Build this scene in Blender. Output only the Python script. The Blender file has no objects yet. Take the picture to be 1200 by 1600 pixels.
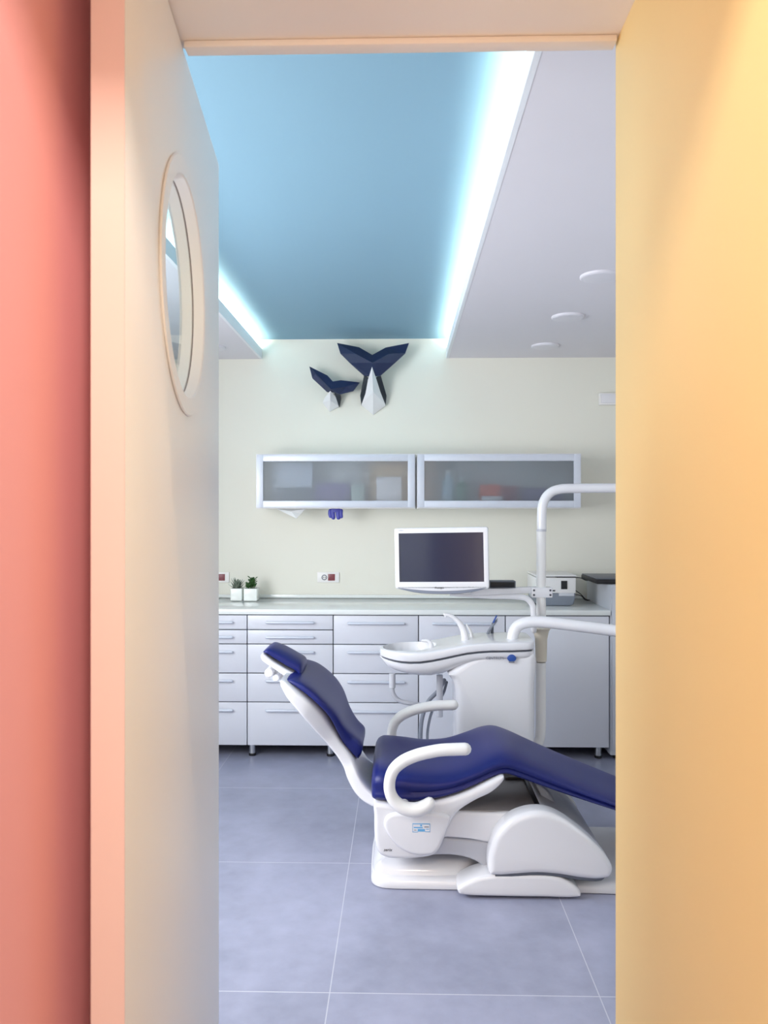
import bpy, bmesh, math, random
from mathutils import Vector, Matrix
PI = math.pi
random.seed(7)
S = bpy.context.scene
C = S.collection

# ------------------------------------------------------------------ camera
F = 1200.0            # focal length in pixels of the 1200 x 1600 frame
H = 1.48              # eye height
YAW = math.radians(1.33)
cam_d = bpy.data.cameras.new('camera')
cam = bpy.data.objects.new('camera', cam_d)
C.objects.link(cam)
cam.location = (0, 0, H)
cam.rotation_euler = (PI/2, 0, YAW)
cam_d.sensor_fit = 'VERTICAL'
cam_d.sensor_height = 24.0
cam_d.sensor_width = 18.0
cam_d.lens = 24.0*F/1600
cam_d.clip_start = 0.02
cam_d.dof.use_dof = True
cam_d.dof.focus_distance = 3.6
cam_d.dof.aperture_fstop = 5.5
S.camera = cam

# ------------------------------------------------------------------ colour management, world
S.view_settings.view_transform = 'Standard'
S.view_settings.look = 'None'
S.view_settings.gamma = 1.0
S.view_settings.use_curve_mapping = False
S.view_settings.exposure = 0.90
S.cycles.max_bounces = 10
S.cycles.diffuse_bounces = 6
S.cycles.sample_clamp_indirect = 6.0
S.cycles.use_denoising = True
W = bpy.data.worlds.new('world'); S.world = W
W.use_nodes = True
W.node_tree.nodes['Background'].inputs[0].default_value = (0.75, 0.85, 1.0, 1)
W.node_tree.nodes['Background'].inputs[1].default_value = 0.6

# ------------------------------------------------------------------ lights (window daylight, added hall fill, hall ceiling lamp)
def area(name, loc, direction, sx, sy, watts, col):
    d = bpy.data.lights.new(name, 'AREA'); d.shape = 'RECTANGLE'
    d.size = sx; d.size_y = sy; d.energy = watts; d.color = col
    o = bpy.data.objects.new(name, d); C.objects.link(o)
    o.location = loc
    o.rotation_euler = Vector(direction).to_track_quat('-Z', 'Y').to_euler()
    return o
WALL_L, WALL_R, WALL_B, WALL_F = -1.95, 2.3, 5.22, 1.35
area('daylight_left',  (WALL_L-.06, 2.35, 1.55), (1, .10, -.12), 1.6, 1.3, 48, (.93, .95, 1.0))
area('daylight_right', (WALL_R+.06, 2.5, 1.55), (-1, .10, -.1), 1.9, 1.3, 3.5, (.96, .97, 1.0))
area('hall_fill',  (0.15, -1.22, 1.40), (0, 1, 0), 1.8, 2.2, 8.5, (1.0, .80, .68))  # added fill panel behind the camera; the hall wall has no window
hl = area('hall_lamp', (0.02, .08, 2.66), (0, .25, -1), .16, .16, 13, (1.0, .82, .68))

# ------------------------------------------------------------------ pixel helper: a point of the photograph at depth Y
def P(px, py, Y):
    u = (px-600)/F; v = (800-py)/F
    ca, sa = math.cos(YAW), math.sin(YAW)
    X = u*ca - sa; Yd = u*sa + ca
    t = Y/Yd
    return Vector((X*t, Y, H + v*t))
def PX(px, Y): return P(px, 800, Y).x
def PZ(py, Y, px=600): return P(px, py, Y).z

# ------------------------------------------------------------------ materials
def lin(c):
    return tuple(((v/255)/12.92 if v/255 <= .04045 else ((v/255+.055)/1.055)**2.4) for v in c)
def mat(name, rgb, rough=.5, metal=0., spec=.5, coat=0., vary=.04, scale=6., bump=0., bscale=200., emit=None, estr=0., coat_rough=.05):
    m = bpy.data.materials.new(name); m.use_nodes = True
    nt = m.node_tree; N = nt.nodes; L = nt.links
    b = N['Principled BSDF']
    tc = N.new('ShaderNodeTexCoord')
    nz = N.new('ShaderNodeTexNoise'); nz.inputs['Scale'].default_value = scale; nz.inputs['Detail'].default_value = 4
    L.new(tc.outputs['Object'], nz.inputs['Vector'])
    mr = N.new('ShaderNodeMapRange')
    mr.inputs['To Min'].default_value = 1-vary; mr.inputs['To Max'].default_value = 1+vary
    L.new(nz.outputs['Fac'], mr.inputs['Value'])
    mx = N.new('ShaderNodeVectorMath'); mx.operation = 'SCALE'
    mx.inputs[0].default_value = lin(rgb)
    L.new(mr.outputs['Result'], mx.inputs['Scale'])
    L.new(mx.outputs['Vector'], b.inputs['Base Color'])
    b.inputs['Roughness'].default_value = rough
    b.inputs['Metallic'].default_value = metal
    b.inputs['Specular IOR Level'].default_value = spec
    b.inputs['Coat Weight'].default_value = coat
    b.inputs['Coat Roughness'].default_value = coat_rough
    if bump:
        n2 = N.new('ShaderNodeTexNoise'); n2.inputs['Scale'].default_value = bscale; n2.inputs['Detail'].default_value = 3
        L.new(tc.outputs['Object'], n2.inputs['Vector'])
        bp = N.new('ShaderNodeBump'); bp.inputs['Strength'].default_value = bump; bp.inputs['Distance'].default_value = .002
        L.new(n2.outputs['Fac'], bp.inputs['Height']); L.new(bp.outputs['Normal'], b.inputs['Normal'])
    if emit:
        b.inputs['Emission Color'].default_value = (*emit, 1); b.inputs['Emission Strength'].default_value = estr
    return m

M = {}
M['wall']    = mat('wall_paint', (228, 227, 216), .75, vary=.015, scale=2, bump=.08, bscale=160)
M['soffit']  = mat('soffit_paint', (222, 220, 226), .8, vary=.015, scale=2)
M['lip']     = mat('cove_lip_paint', (232, 236, 240), .6, vary=.01)
M['blue']    = mat('blue_ceiling_paint', (130, 168, 188), .7, vary=.02, scale=1.5)
M['red']     = mat('red_wall_paint', (226, 162, 168), .6, vary=.02, scale=2)
M['yellow']  = mat('yellow_wall_paint', (250, 224, 160), .55, vary=.015, scale=2)
M['header']  = mat('header_paint', (246, 236, 230), .6, vary=.015)
M['door']    = mat('door_paint', (233, 230, 228), .38, vary=.012, scale=2)
M['edge']    = mat('door_edge_lit_tint', (222, 194, 190), .5, vary=.012)  # door paint tinted: the warm hall light on the edge is in this colour
M['gasket']  = mat('dark_gasket', (95, 82, 82), .6)
M['cab']     = mat('cabinet_laminate', (212, 214, 222), .35, vary=.015, scale=3)
M['carc']    = mat('cabinet_shadow_gap', (96, 98, 108), .6)  # shade of the drawer gaps painted into the carcass colour
M['top']     = mat('worktop_laminate', (226, 230, 228), .09, vary=.015, scale=3)
M['alu']     = mat('brushed_aluminium', (206, 211, 222), .4, metal=.15, vary=.03, scale=30)
M['chrome']  = mat('polished_steel', (200, 203, 206), .22, metal=.9, vary=.02)
M['black']   = mat('black_plastic', (22, 22, 26), .45)
M['dgrey']   = mat('dark_grey_plastic', (92, 97, 108), .45)
M['white']   = mat('gloss_white_plastic', (226, 226, 230), .22, coat=.4, vary=.012, scale=3)
M['offwh']   = mat('satin_white_plastic', (232, 231, 230), .35, vary=.015, scale=5)
M['beige']   = mat('beige_plastic', (214, 206, 190), .45)
M['grey']    = mat('grey_plastic', (188, 190, 198), .35, coat=.2)
M['hose']    = mat('grey_hose', (132, 138, 150), .5)
M['navy']    = mat('navy_upholstery', (25, 33, 102), .38, spec=.28, coat=.06, coat_rough=.3, vary=.05, scale=4, bump=.05, bscale=240)
M['deck']    = mat('shaded_deck', (138, 134, 134), .3, vary=.06)  # grey paints the seat's shade over the white lift cover
M['screen']  = mat('monitor_glass', (32, 37, 64), .12, spec=.6)
M['chin']    = mat('monitor_grey', (132, 138, 152), .3)
M['ink']     = mat('grey_ink', (128, 130, 142), .6)
M['dink']    = mat('dark_ink', (70, 72, 82), .6)
M['bluebadge'] = mat('blue_badge', (48, 84, 160), .3, vary=.15, scale=60)
M['sky_ink'] = mat('light_blue_ink', (104, 170, 216), .5)
M['paper_n'] = mat('navy_paper', (28, 40, 76), .45, vary=.03)
M['paper_k'] = mat('black_paper', (34, 42, 52), .6, vary=.03)
M['paper_w'] = mat('white_paper', (228, 228, 230), .7, vary=.01)
M['pot']     = mat('white_ceramic', (236, 240, 236), .18, vary=.01)
M['soil']    = mat('potting_soil', (58, 46, 38), .9, vary=.3, scale=60)
M['agave']   = mat('grey_green_leaf', (112, 126, 112), .5, vary=.12, scale=30)
M['jade']    = mat('fresh_green_leaf', (60, 98, 50), .4, vary=.2, scale=30)
M['maroon']  = mat('maroon_plastic', (124, 56, 66), .35, vary=.08, scale=80)
M['glove']   = mat('blue_nitrile', (62, 66, 158), .45, vary=.08, scale=30)
M['tissue']  = mat('white_tissue', (236, 238, 238), .9)
M['disc']    = mat('lamp_disc', (222, 221, 228), .5, vary=.01)
M['lightg']  = mat('light_grey_metal', (200, 203, 210), .4, vary=.02)
M['led']     = mat('led_strip_light', (255, 255, 255), .5, emit=(1.0, 1.0, .82), estr=19)

def floor_mat():
    m = bpy.data.materials.new('concrete_floor_tiles'); m.use_nodes = True
    nt = m.node_tree; N = nt.nodes; L = nt.links; b = N['Principled BSDF']
    tc = N.new('ShaderNodeTexCoord'); sp = N.new('ShaderNodeSeparateXYZ'); L.new(tc.outputs['Object'], sp.inputs[0])
    def line(out, off, size, w):
        a = N.new('ShaderNodeMath'); a.operation = 'SUBTRACT'; L.new(out, a.inputs[0]); a.inputs[1].default_value = off - size*20
        d = N.new('ShaderNodeMath'); d.operation = 'DIVIDE'; L.new(a.outputs[0], d.inputs[0]); d.inputs[1].default_value = size
        f = N.new('ShaderNodeMath'); f.operation = 'FRACT'; L.new(d.outputs[0], f.inputs[0])
        p = N.new('ShaderNodeMath'); p.operation = 'PINGPONG'; L.new(f.outputs[0], p.inputs[0]); p.inputs[1].default_value = .5
        c = N.new('ShaderNodeMath'); c.operation = 'LESS_THAN'; L.new(p.outputs[0], c.inputs[0]); c.inputs[1].default_value = w/size/2
        fl = N.new('ShaderNodeMath'); fl.operation = 'FLOOR'; L.new(d.outputs[0], fl.inputs[0])
        return c, fl
    lx, fx = line(sp.outputs[0], -.222-(WALL_L+WALL_R)/2, .826, .0032)
    ly, fy = line(sp.outputs[1], 3.232-(WALL_B+.2-2.3)/2, .872, .0042)
    mxx = N.new('ShaderNodeMath'); mxx.operation = 'MAXIMUM'; L.new(lx.outputs[0], mxx.inputs[0]); L.new(ly.outputs[0], mxx.inputs[1])
    cb = N.new('ShaderNodeCombineXYZ'); L.new(fx.outputs[0], cb.inputs[0]); L.new(fy.outputs[0], cb.inputs[1])
    wn = N.new('ShaderNodeTexWhiteNoise'); wn.noise_dimensions = '2D'; L.new(cb.outputs[0], wn.inputs['Vector'])
    n1 = N.new('ShaderNodeTexNoise'); n1.inputs['Scale'].default_value = 2.2; n1.inputs['Detail'].default_value = 7; n1.inputs['Roughness'].default_value = .6
    L.new(tc.outputs['Object'], n1.inputs['Vector'])
    n2 = N.new('ShaderNodeTexNoise'); n2.inputs['Scale'].default_value = 14; n2.inputs['Detail'].default_value = 6
    L.new(tc.outputs['Object'], n2.inputs['Vector'])
    ad = N.new('ShaderNodeMath'); ad.operation = 'MULTIPLY_ADD'; L.new(n2.outputs['Fac'], ad.inputs[0]); ad.inputs[1].default_value = .35; L.new(n1.outputs['Fac'], ad.inputs[2])
    ad2 = N.new('ShaderNodeMath'); ad2.operation = 'MULTIPLY_ADD'; L.new(wn.outputs['Value'], ad2.inputs[0]); ad2.inputs[1].default_value = .10; L.new(ad.outputs[0], ad2.inputs[2])
    cr = N.new('ShaderNodeValToRGB')
    cr.color_ramp.elements[0].position = .40; cr.color_ramp.elements[0].color = (*lin((128, 132, 151)), 1)
    cr.color_ramp.elements[1].position = 1.0; cr.color_ramp.elements[1].color = (*lin((166, 169, 192)), 1)
    L.new(ad2.outputs[0], cr.inputs[0])
    mx = N.new('ShaderNodeMix'); mx.data_type = 'RGBA'
    L.new(mxx.outputs[0], mx.inputs[0]); L.new(cr.outputs[0], mx.inputs[6]); mx.inputs[7].default_value = (*lin((188, 190, 200)), 1)
    L.new(mx.outputs[2], b.inputs['Base Color'])
    rr = N.new('ShaderNodeMapRange'); L.new(n2.outputs['Fac'], rr.inputs[0]); rr.inputs[3].default_value = .24; rr.inputs[4].default_value = .42
    L.new(rr.outputs[0], b.inputs['Roughness'])
    b.inputs['Specular IOR Level'].default_value = .5
    return m
M['floor'] = floor_mat()

def frosted_mat():
    m = bpy.data.materials.new('frosted_cabinet_glass'); m.use_nodes = True
    nt = m.node_tree; N = nt.nodes; L = nt.links
    N.remove(N['Principled BSDF']); out = N['Material Output']
    tc = N.new('ShaderNodeTexCoord'); nz = N.new('ShaderNodeTexNoise'); nz.inputs['Scale'].default_value = 500; L.new(tc.outputs['Object'], nz.inputs['Vector'])
    bp = N.new('ShaderNodeBump'); bp.inputs['Strength'].default_value = .03; bp.inputs['Distance'].default_value = .001; L.new(nz.outputs['Fac'], bp.inputs['Height'])
    rf = N.new('ShaderNodeBsdfRefraction'); rf.inputs['Color'].default_value = (.86, .90, .93, 1); rf.inputs['Roughness'].default_value = .30; rf.inputs['IOR'].default_value = 1.12
    L.new(bp.outputs['Normal'], rf.inputs['Normal'])
    tp = N.new('ShaderNodeBsdfTransparent'); tp.inputs['Color'].default_value = (.9, .93, .95, 1)
    tr = N.new('ShaderNodeBsdfTranslucent'); tr.inputs['Color'].default_value = (.8, .84, .88, 1)
    df = N.new('ShaderNodeBsdfDiffuse'); df.inputs['Color'].default_value = (.62, .67, .74, 1)
    gl = N.new('ShaderNodeBsdfGlossy'); gl.inputs['Roughness'].default_value = .12; gl.inputs['Color'].default_value = (1, 1, 1, 1)
    def mix(a, b_, f):
        x = N.new('ShaderNodeMixShader')
        if isinstance(f, float): x.inputs[0].default_value = f
        else: L.new(f, x.inputs[0])
        L.new(a, x.inputs[1]); L.new(b_, x.inputs[2]); return x.outputs[0]
    a = mix(rf.outputs[0], tp.outputs[0], .30)
    a = mix(a, tr.outputs[0], .12)
    a = mix(a, df.outputs[0], .10)
    fr = N.new('ShaderNodeFresnel'); fr.inputs['IOR'].default_value = 1.45
    a = mix(a, gl.outputs[0], fr.outputs[0])
    L.new(a, out.inputs[0])
    return m
M['frost'] = frosted_mat()
def clear_mat():
    m = bpy.data.materials.new('clear_glass'); m.use_nodes = True
    nt = m.node_tree; N = nt.nodes; L = nt.links
    N.remove(N['Principled BSDF']); out = N['Material Output']
    tp = N.new('ShaderNodeBsdfTransparent'); tp.inputs['Color'].default_value = (.93, .96, .95, 1)
    gl = N.new('ShaderNodeBsdfGlossy'); gl.inputs['Roughness'].default_value = .02
    lw = N.new('ShaderNodeFresnel'); lw.inputs['IOR'].default_value = 1.3
    x = N.new('ShaderNodeMixShader'); ge = N.new('ShaderNodeNewGeometry'); om = N.new('ShaderNodeMath'); om.operation = 'SUBTRACT'; om.inputs[0].default_value = 1.0; L.new(ge.outputs['Backfacing'], om.inputs[1])
    ml = N.new('ShaderNodeMath'); ml.operation = 'MULTIPLY'; L.new(lw.outputs[0], ml.inputs[0]); L.new(om.outputs[0], ml.inputs[1])
    L.new(ml.outputs[0], x.inputs[0]); L.new(tp.outputs[0], x.inputs[1]); L.new(gl.outputs[0], x.inputs[2])
    L.new(x.outputs[0], out.inputs[0]); return m
M['clear'] = clear_mat()

# ------------------------------------------------------------------ object helpers
ORG = {}
def obj(name, bm, m, parent=None, smooth=True, angle=40, label=None):
    """link one mesh object; bm is in world coordinates"""
    org = ORG.get(parent.name, Vector((0, 0, 0))) if parent else Vector((0, 0, 0))
    if not parent:
        xs = [v.co for v in bm.verts]
        mn = Vector((min(c.x for c in xs), min(c.y for c in xs), min(c.z for c in xs)))
        mxv = Vector((max(c.x for c in xs), max(c.y for c in xs), max(c.z for c in xs)))
        org = Vector(((mn.x+mxv.x)/2, (mn.y+mxv.y)/2, mn.z))
    bmesh.ops.recalc_face_normals(bm, faces=bm.faces[:])
    bmesh.ops.translate(bm, verts=bm.verts[:], vec=-org)
    me = bpy.data.meshes.new(name)
    bm.to_mesh(me); bm.free()
    mm = M[m] if isinstance(m, str) else m
    me.materials.append(mm)
    if smooth:
        me.polygons.foreach_set('use_smooth', [True]*len(me.polygons))
        try: me.set_sharp_from_angle(angle=math.radians(angle))
        except Exception: pass
    o = bpy.data.objects.new(name, me); C.objects.link(o)
    if parent: o.parent = parent
    else: o.location = org
    ORG[o.name] = org
    if label: o['label'] = label
    return o
def thing(name, loc, label, cat, group=None):
    o = bpy.data.objects.new(name, None); C.objects.link(o)
    o.empty_display_size = .05
    o.location = loc; ORG[o.name] = Vector(loc)
    return tag(o, label, cat, group)
def tag(o, label, cat, group=None):
    o['label'] = label; o['category'] = cat
    if group: o['group'] = group
    return o
def struct(o):
    o['kind'] = 'structure'; return o
def copy_tree(o, parent=None):
    c = o.copy(); C.objects.link(c)
    if parent: c.parent = parent
    for ch in list(o.children): copy_tree(ch, c)
    return c

def box(x0, x1, y0, y1, z0, z1, bev=0., seg=2, bm=None):
    b = bmesh.new()
    bmesh.ops.create_cube(b, size=1)
    for v in b.verts:
        v.co = Vector(((x0+x1)/2+v.co.x*(x1-x0), (y0+y1)/2+v.co.y*(y1-y0), (z0+z1)/2+v.co.z*(z1-z0)))
    if bev > 0: bmesh.ops.bevel(b, geom=b.edges[:], offset=bev, segments=seg, affect='EDGES', profile=.5)
    return join(bm, b)
def join(bm, b):
    if bm is None: return b
    me = bpy.data.meshes.new('tmp'); b.to_mesh(me); b.free(); bm.from_mesh(me); bpy.data.meshes.remove(me)
    return bm
def frame_axis(axis):
    a = Vector(axis).normalized()
    t = Vector((0, 0, 1)) if abs(a.z) < .9 else Vector((1, 0, 0))
    u = a.cross(t).normalized(); w = a.cross(u).normalized()
    return a, u, w
def lathe(base, axis, prof, n=32, bm=None, capped=True):
    """prof: list of (radius, height along axis)"""
    b = bmesh.new(); a, u, w = frame_axis(axis); base = Vector(base); rings = []
    for r, h in prof:
        rings.append([b.verts.new(base + a*h + (u*math.cos(2*PI*i/n)+w*math.sin(2*PI*i/n))*max(r, 1e-5)) for i in range(n)])
    for k in range(len(rings)-1):
        for i in range(n):
            b.faces.new((rings[k][i], rings[k][(i+1) % n], rings[k+1][(i+1) % n], rings[k+1][i]))
    if capped:
        b.faces.new(rings[0]); b.faces.new(rings[-1])
    return join(bm, b)
def cyl(base, axis, r, h, n=28, bev=.002, bm=None):
    return lathe(base, axis, [(r-bev, 0), (r, bev), (r, h-bev), (r-bev, h)], n, bm)
def ring(center, axis, r0, r1, h0, h1, n=64, bev=.003, bm=None):
    b = bmesh.new(); a, u, w = frame_axis(axis); c = Vector(center)
    prof = [(r0, h0), (r1-bev, h0), (r1, h0+bev), (r1, h1-bev), (r1-bev, h1), (r0+bev, h1), (r0, h1-bev)]
    rings = [[b.verts.new(c+a*h+(u*math.cos(2*PI*i/n)+w*math.sin(2*PI*i/n))*r) for i in range(n)] for r, h in prof]
    for k in range(len(rings)):
        q = (k+1) % len(rings)
        for i in range(n):
            b.faces.new((rings[k][i], rings[k][(i+1) % n], rings[q][(i+1) % n], rings[q][i]))
    return join(bm, b)
def catmull(pts, n=6, closed=False):
    pts = [Vector(p) for p in pts]; out = []; m = len(pts)
    rng = range(m) if closed else range(m-1)
    for i in rng:
        p1, p2 = pts[i], pts[(i+1) % m]
        p0 = pts[(i-1) % m] if closed or i > 0 else p1*2-p2
        p3 = pts[(i+2) % m] if closed or i+2 < m else p2*2-p1
        def tj(ti, a, b_): return ti + max((b_-a).length, 1e-6)**.5
        t0 = 0; t1 = tj(t0, p0, p1); t2 = tj(t1, p1, p2); t3 = tj(t2, p2, p3)
        for k in range(n):
            t = t1+(t2-t1)*k/n
            a1 = p0*((t1-t)/(t1-t0))+p1*((t-t0)/(t1-t0)); a2 = p1*((t2-t)/(t2-t1))+p2*((t-t1)/(t2-t1)); a3 = p2*((t3-t)/(t3-t2))+p3*((t-t2)/(t3-t2))
            b1 = a1*((t2-t)/(t2-t0))+a2*((t-t0)/(t2-t0)); b2 = a2*((t3-t)/(t3-t1))+a3*((t-t1)/(t3-t1))
            out.append(b1*((t2-t)/(t2-t1))+b2*((t-t1)/(t2-t1)))
    if not closed: out.append(pts[-1].copy())
    return out
def tube(pts, r, n=16, smooth=6, bm=None, flat=1., round_end=True, side=None):
    """swept tube; r number or list per control point; flat = ratio of the second axis"""
    ctrl = [Vector(p) for p in pts]
    rs = r if isinstance(r, (list, tuple)) else [r]*len(ctrl)
    if smooth > 1 and len(ctrl) > 2:
        path = catmull(ctrl, smooth)
        rad = []
        for i in range(len(ctrl)-1):
            for k in range(smooth): rad.append(rs[i]+(rs[i+1]-rs[i])*k/smooth)
        rad.append(rs[-1])
    else: path, rad = ctrl, list(rs)
    tang = []
    for i in range(len(path)):
        a = path[max(i-1, 0)]; c = path[min(i+1, len(path)-1)]
        tang.append((c-a).normalized())
    b = bmesh.new(); rings = []
    u = Vector(side) if side else frame_axis(tang[0])[1]
    if round_end:
        add = []
        for j in (3, 2, 1):
            al = j/3*PI/2*.97
            add.append((path[0]-tang[0]*rad[0]*math.sin(al), rad[0]*math.cos(al), tang[0]))
        add2 = []
        for j in (1, 2, 3):
            al = j/3*PI/2*.97
            add2.append((path[-1]+tang[-1]*rad[-1]*math.sin(al), rad[-1]*math.cos(al), tang[-1]))
        seq = add + [(path[i], rad[i], tang[i]) for i in range(len(path))] + add2
    else: seq = [(path[i], rad[i], tang[i]) for i in range(len(path))]
    for p, rr, t in seq:
        u = (u - t*u.dot(t)).normalized(); w = t.cross(u)
        rings.append([b.verts.new(p+u*math.cos(2*PI*i/n)*rr+w*math.sin(2*PI*i/n)*rr*flat) for i in range(n)])
    for k in range(len(rings)-1):
        for i in range(n): b.faces.new((rings[k][i], rings[k][(i+1) % n], rings[k+1][(i+1) % n], rings[k+1][i]))
    b.faces.new(rings[0]); b.faces.new(rings[-1])
    return join(bm, b)
def normals2(pts):
    n = len(pts); out = []
    sg = 1 if sum(pts[i].x*pts[(i+1) % n].y-pts[(i+1) % n].x*pts[i].y for i in range(n)) > 0 else -1
    for i in range(n):
        e1 = (pts[i]-pts[i-1]).normalized(); e2 = (pts[(i+1) % n]-pts[i]).normalized()
        nn = Vector((-(e1.y+e2.y), e1.x+e2.x))*sg
        out.append(nn.normalized() if nn.length > 1e-6 else Vector((-e1.y, e1.x))*sg)
    return out
def reach(pts, nrm, r):
    """how far each outline point may move inward: the largest disc inside the outline that touches it"""
    n = len(pts); d = []
    for i in range(n):
        best = r
        for j in range(n):
            if j == i: continue
            v = pts[j]-pts[i]; k = nrm[i].dot(v)
            if k > 1e-9: best = min(best, .9*v.length_squared/(2*k))
        d.append(best)
    for _ in range(4):
        d = [min(d[i], (d[i-1]+d[i]*2+d[(i+1) % n])/4) for i in range(n)]
    return d
def slab(outline, a0, a1, r, to3, seg=5, smooth=5, bm=None, r2=None):
    # closed 2-D outline pushed from a0 to a1 along the third axis with rounded rims; to3(u, v, a) gives the 3-D point
    pts = [Vector((p[0], p[1])) for p in outline]
    if smooth > 1: pts = [Vector((q.x, q.y)) for q in catmull([Vector((p.x, p.y, 0)) for p in pts], smooth, True)]
    b = bmesh.new(); rings = []
    r2 = r if r2 is None else r2
    sg = 1 if a1 > a0 else -1
    nrm = normals2(pts); d1 = reach(pts, nrm, r); d2 = reach(pts, nrm, r2)
    lay = []
    for j in range(seg+1):
        al = PI/2*j/seg
        lay.append((a0+sg*r*(1-math.cos(al)), d1, 1-math.sin(al)))
    for j in range(seg, -1, -1):
        al = PI/2*j/seg
        lay.append((a1-sg*r2*(1-math.cos(al)), d2, 1-math.sin(al)))
    for a, dd, k in lay:
        q = [p+v*(e*k) for p, v, e in zip(pts, nrm, dd)]
        rings.append([b.verts.new(to3(p.x, p.y, a)) for p in q])
    n = len(pts)
    for k in range(len(rings)-1):
        for i in range(n): b.faces.new((rings[k][i], rings[k][(i+1) % n], rings[k+1][(i+1) % n], rings[k+1][i]))
    b.faces.new(rings[0]); b.faces.new(rings[-1])
    return join(bm, b)
XZ = lambda u, v, a: Vector((u, a, v))
XY = lambda u, v, a: Vector((u, v, a))
def pxl(pts, Y): return [(P(x, y, Y).x, P(x, y, Y).z) for x, y in pts]
def loft(stations, n=36, bm=None, groove=0., dish=None):
    """stations: (centre, up, side, half_width, half_up, half_down, exponent)"""
    b = bmesh.new(); rings = []
    for k_, (c, up, sd, a, bu, bd, e) in enumerate(stations):
        c = Vector(c); up = Vector(up).normalized(); sd = Vector(sd).normalized(); rg = []
        for i in range(n):
            t = 2*PI*i/n; ct, st = math.cos(t), math.sin(t)
            x = math.copysign(abs(ct)**(2/e), ct); y = math.copysign(abs(st)**(2/e), st)
            if dish and y > 0: y *= 1-dish(k_/(len(stations)-1))*(1-x*x)
            g = 1 - groove*math.exp(-((y+.05)/.16)**2)
            rg.append(b.verts.new(c+sd*x*a*g+up*y*(bu if y > 0 else bd)))
        rings.append(rg)
    for k in range(len(rings)-1):
        for i in range(n): b.faces.new((rings[k][i], rings[k][(i+1) % n], rings[k+1][(i+1) % n], rings[k+1][i]))
    b.faces.new(rings[0]); b.faces.new(rings[-1])
    return join(bm, b)
def text_bm(s, size, origin, depth=.0006, rotz=0., shear=0., align='LEFT'):
    cu = bpy.data.curves.new('tmp_text', 'FONT'); cu.body = s; cu.size = size; cu.extrude = depth; cu.shear = shear; cu.align_x = align; cu.align_y = 'CENTER'
    o = bpy.data.objects.new('tmp_text', cu); C.objects.link(o)
    dg = bpy.context.evaluated_depsgraph_get(); dg.update()
    me = bpy.data.meshes.new_from_object(o.evaluated_get(dg))
    b = bmesh.new(); b.from_mesh(me)
    bmesh.ops.transform(b, matrix=Matrix.Translation(Vector(origin)) @ Matrix.Rotation(rotz, 4, 'Z') @ Matrix.Rotation(PI/2, 4, 'X'), verts=b.verts[:])
    bpy.data.objects.remove(o); bpy.data.curves.remove(cu); bpy.data.meshes.remove(me)
    return b
def boolean_cut(bm, cutter):
    """bm minus cutter, both closed bmeshes; returns a new bmesh"""
    bmesh.ops.recalc_face_normals(bm, faces=bm.faces[:]); bmesh.ops.recalc_face_normals(cutter, faces=cutter.faces[:])
    m1 = bpy.data.meshes.new('t1'); bm.to_mesh(m1); bm.free(); m2 = bpy.data.meshes.new('t2'); cutter.to_mesh(m2); cutter.free()
    o1 = bpy.data.objects.new('t1', m1); o2 = bpy.data.objects.new('t2', m2); C.objects.link(o1); C.objects.link(o2)
    md = o1.modifiers.new('b', 'BOOLEAN'); md.operation = 'DIFFERENCE'; md.solver = 'EXACT'; md.object = o2
    dg = bpy.context.evaluated_depsgraph_get(); dg.update()
    me = bpy.data.meshes.new_from_object(o1.evaluated_get(dg))
    out = bmesh.new(); out.from_mesh(me)
    for o in (o1, o2): bpy.data.objects.remove(o)
    for q in (m1, m2, me): bpy.data.meshes.remove(q)
    return out

# ================================================================== THE SETTING
HEAD_Z, DOOR_Y0, RED_X = 2.30, .53, -.432
YEL_X = PX(962, WALL_F)
SOF_Z = PZ(560, WALL_B); BLUE_Z = PZ(529.5, WALL_B); LIP_Z = SOF_Z+.066
LIP_R = PX(700, WALL_B); LIP_L = PX(407, WALL_B)
struct(obj('floor', box(WALL_L-.3, WALL_R+.3, -2.3, WALL_B+.2, -.1, 0), 'floor', smooth=False))
struct(obj('wall_back', box(WALL_L-.2, WALL_R+.2, WALL_B, WALL_B+.15, 0, 2.9), 'wall', smooth=False))
def wall_with_window(name, xin, xout, y0, y1, wy0, wy1, wz0, wz1):
    b = box(xin, xout, y0, wy0, 0, 2.9); box(xin, xout, wy1, y1, 0, 2.9, bm=b)
    box(xin, xout, wy0, wy1, 0, wz0, bm=b); box(xin, xout, wy0, wy1, wz1, 2.9, bm=b)
    return struct(obj(name, b, 'wall', smooth=False))
wall_with_window('wall_left', WALL_L-.15, WALL_L, WALL_F-.02, WALL_B, 1.55, 3.45, .9, 2.2)
wall_with_window('wall_right', WALL_R, WALL_R+.15, WALL_F-.02, WALL_B, 1.55, 3.45, .9, 2.2)
def window_frame(name, x, wy0, wy1, wz0, wz1):
    b = box(x-.03, x+.03, wy0, wy0+.05, wz0, wz1); box(x-.03, x+.03, wy1-.05, wy1, wz0, wz1, bm=b)
    box(x-.03, x+.03, wy0, wy1, wz0, wz0+.05, bm=b); box(x-.03, x+.03, wy0, wy1, wz1-.05, wz1, bm=b)
    box(x-.02, x+.02, (wy0+wy1)/2-.03, (wy0+wy1)/2+.03, wz0, wz1, bm=b)
    return struct(obj(name, b, 'offwh', smooth=False))
window_frame('window_1', WALL_L-.02, 1.55, 3.45, .9, 2.2)
window_frame('window_2', WALL_R+.02, 1.55, 3.45, .9, 2.2)
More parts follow.
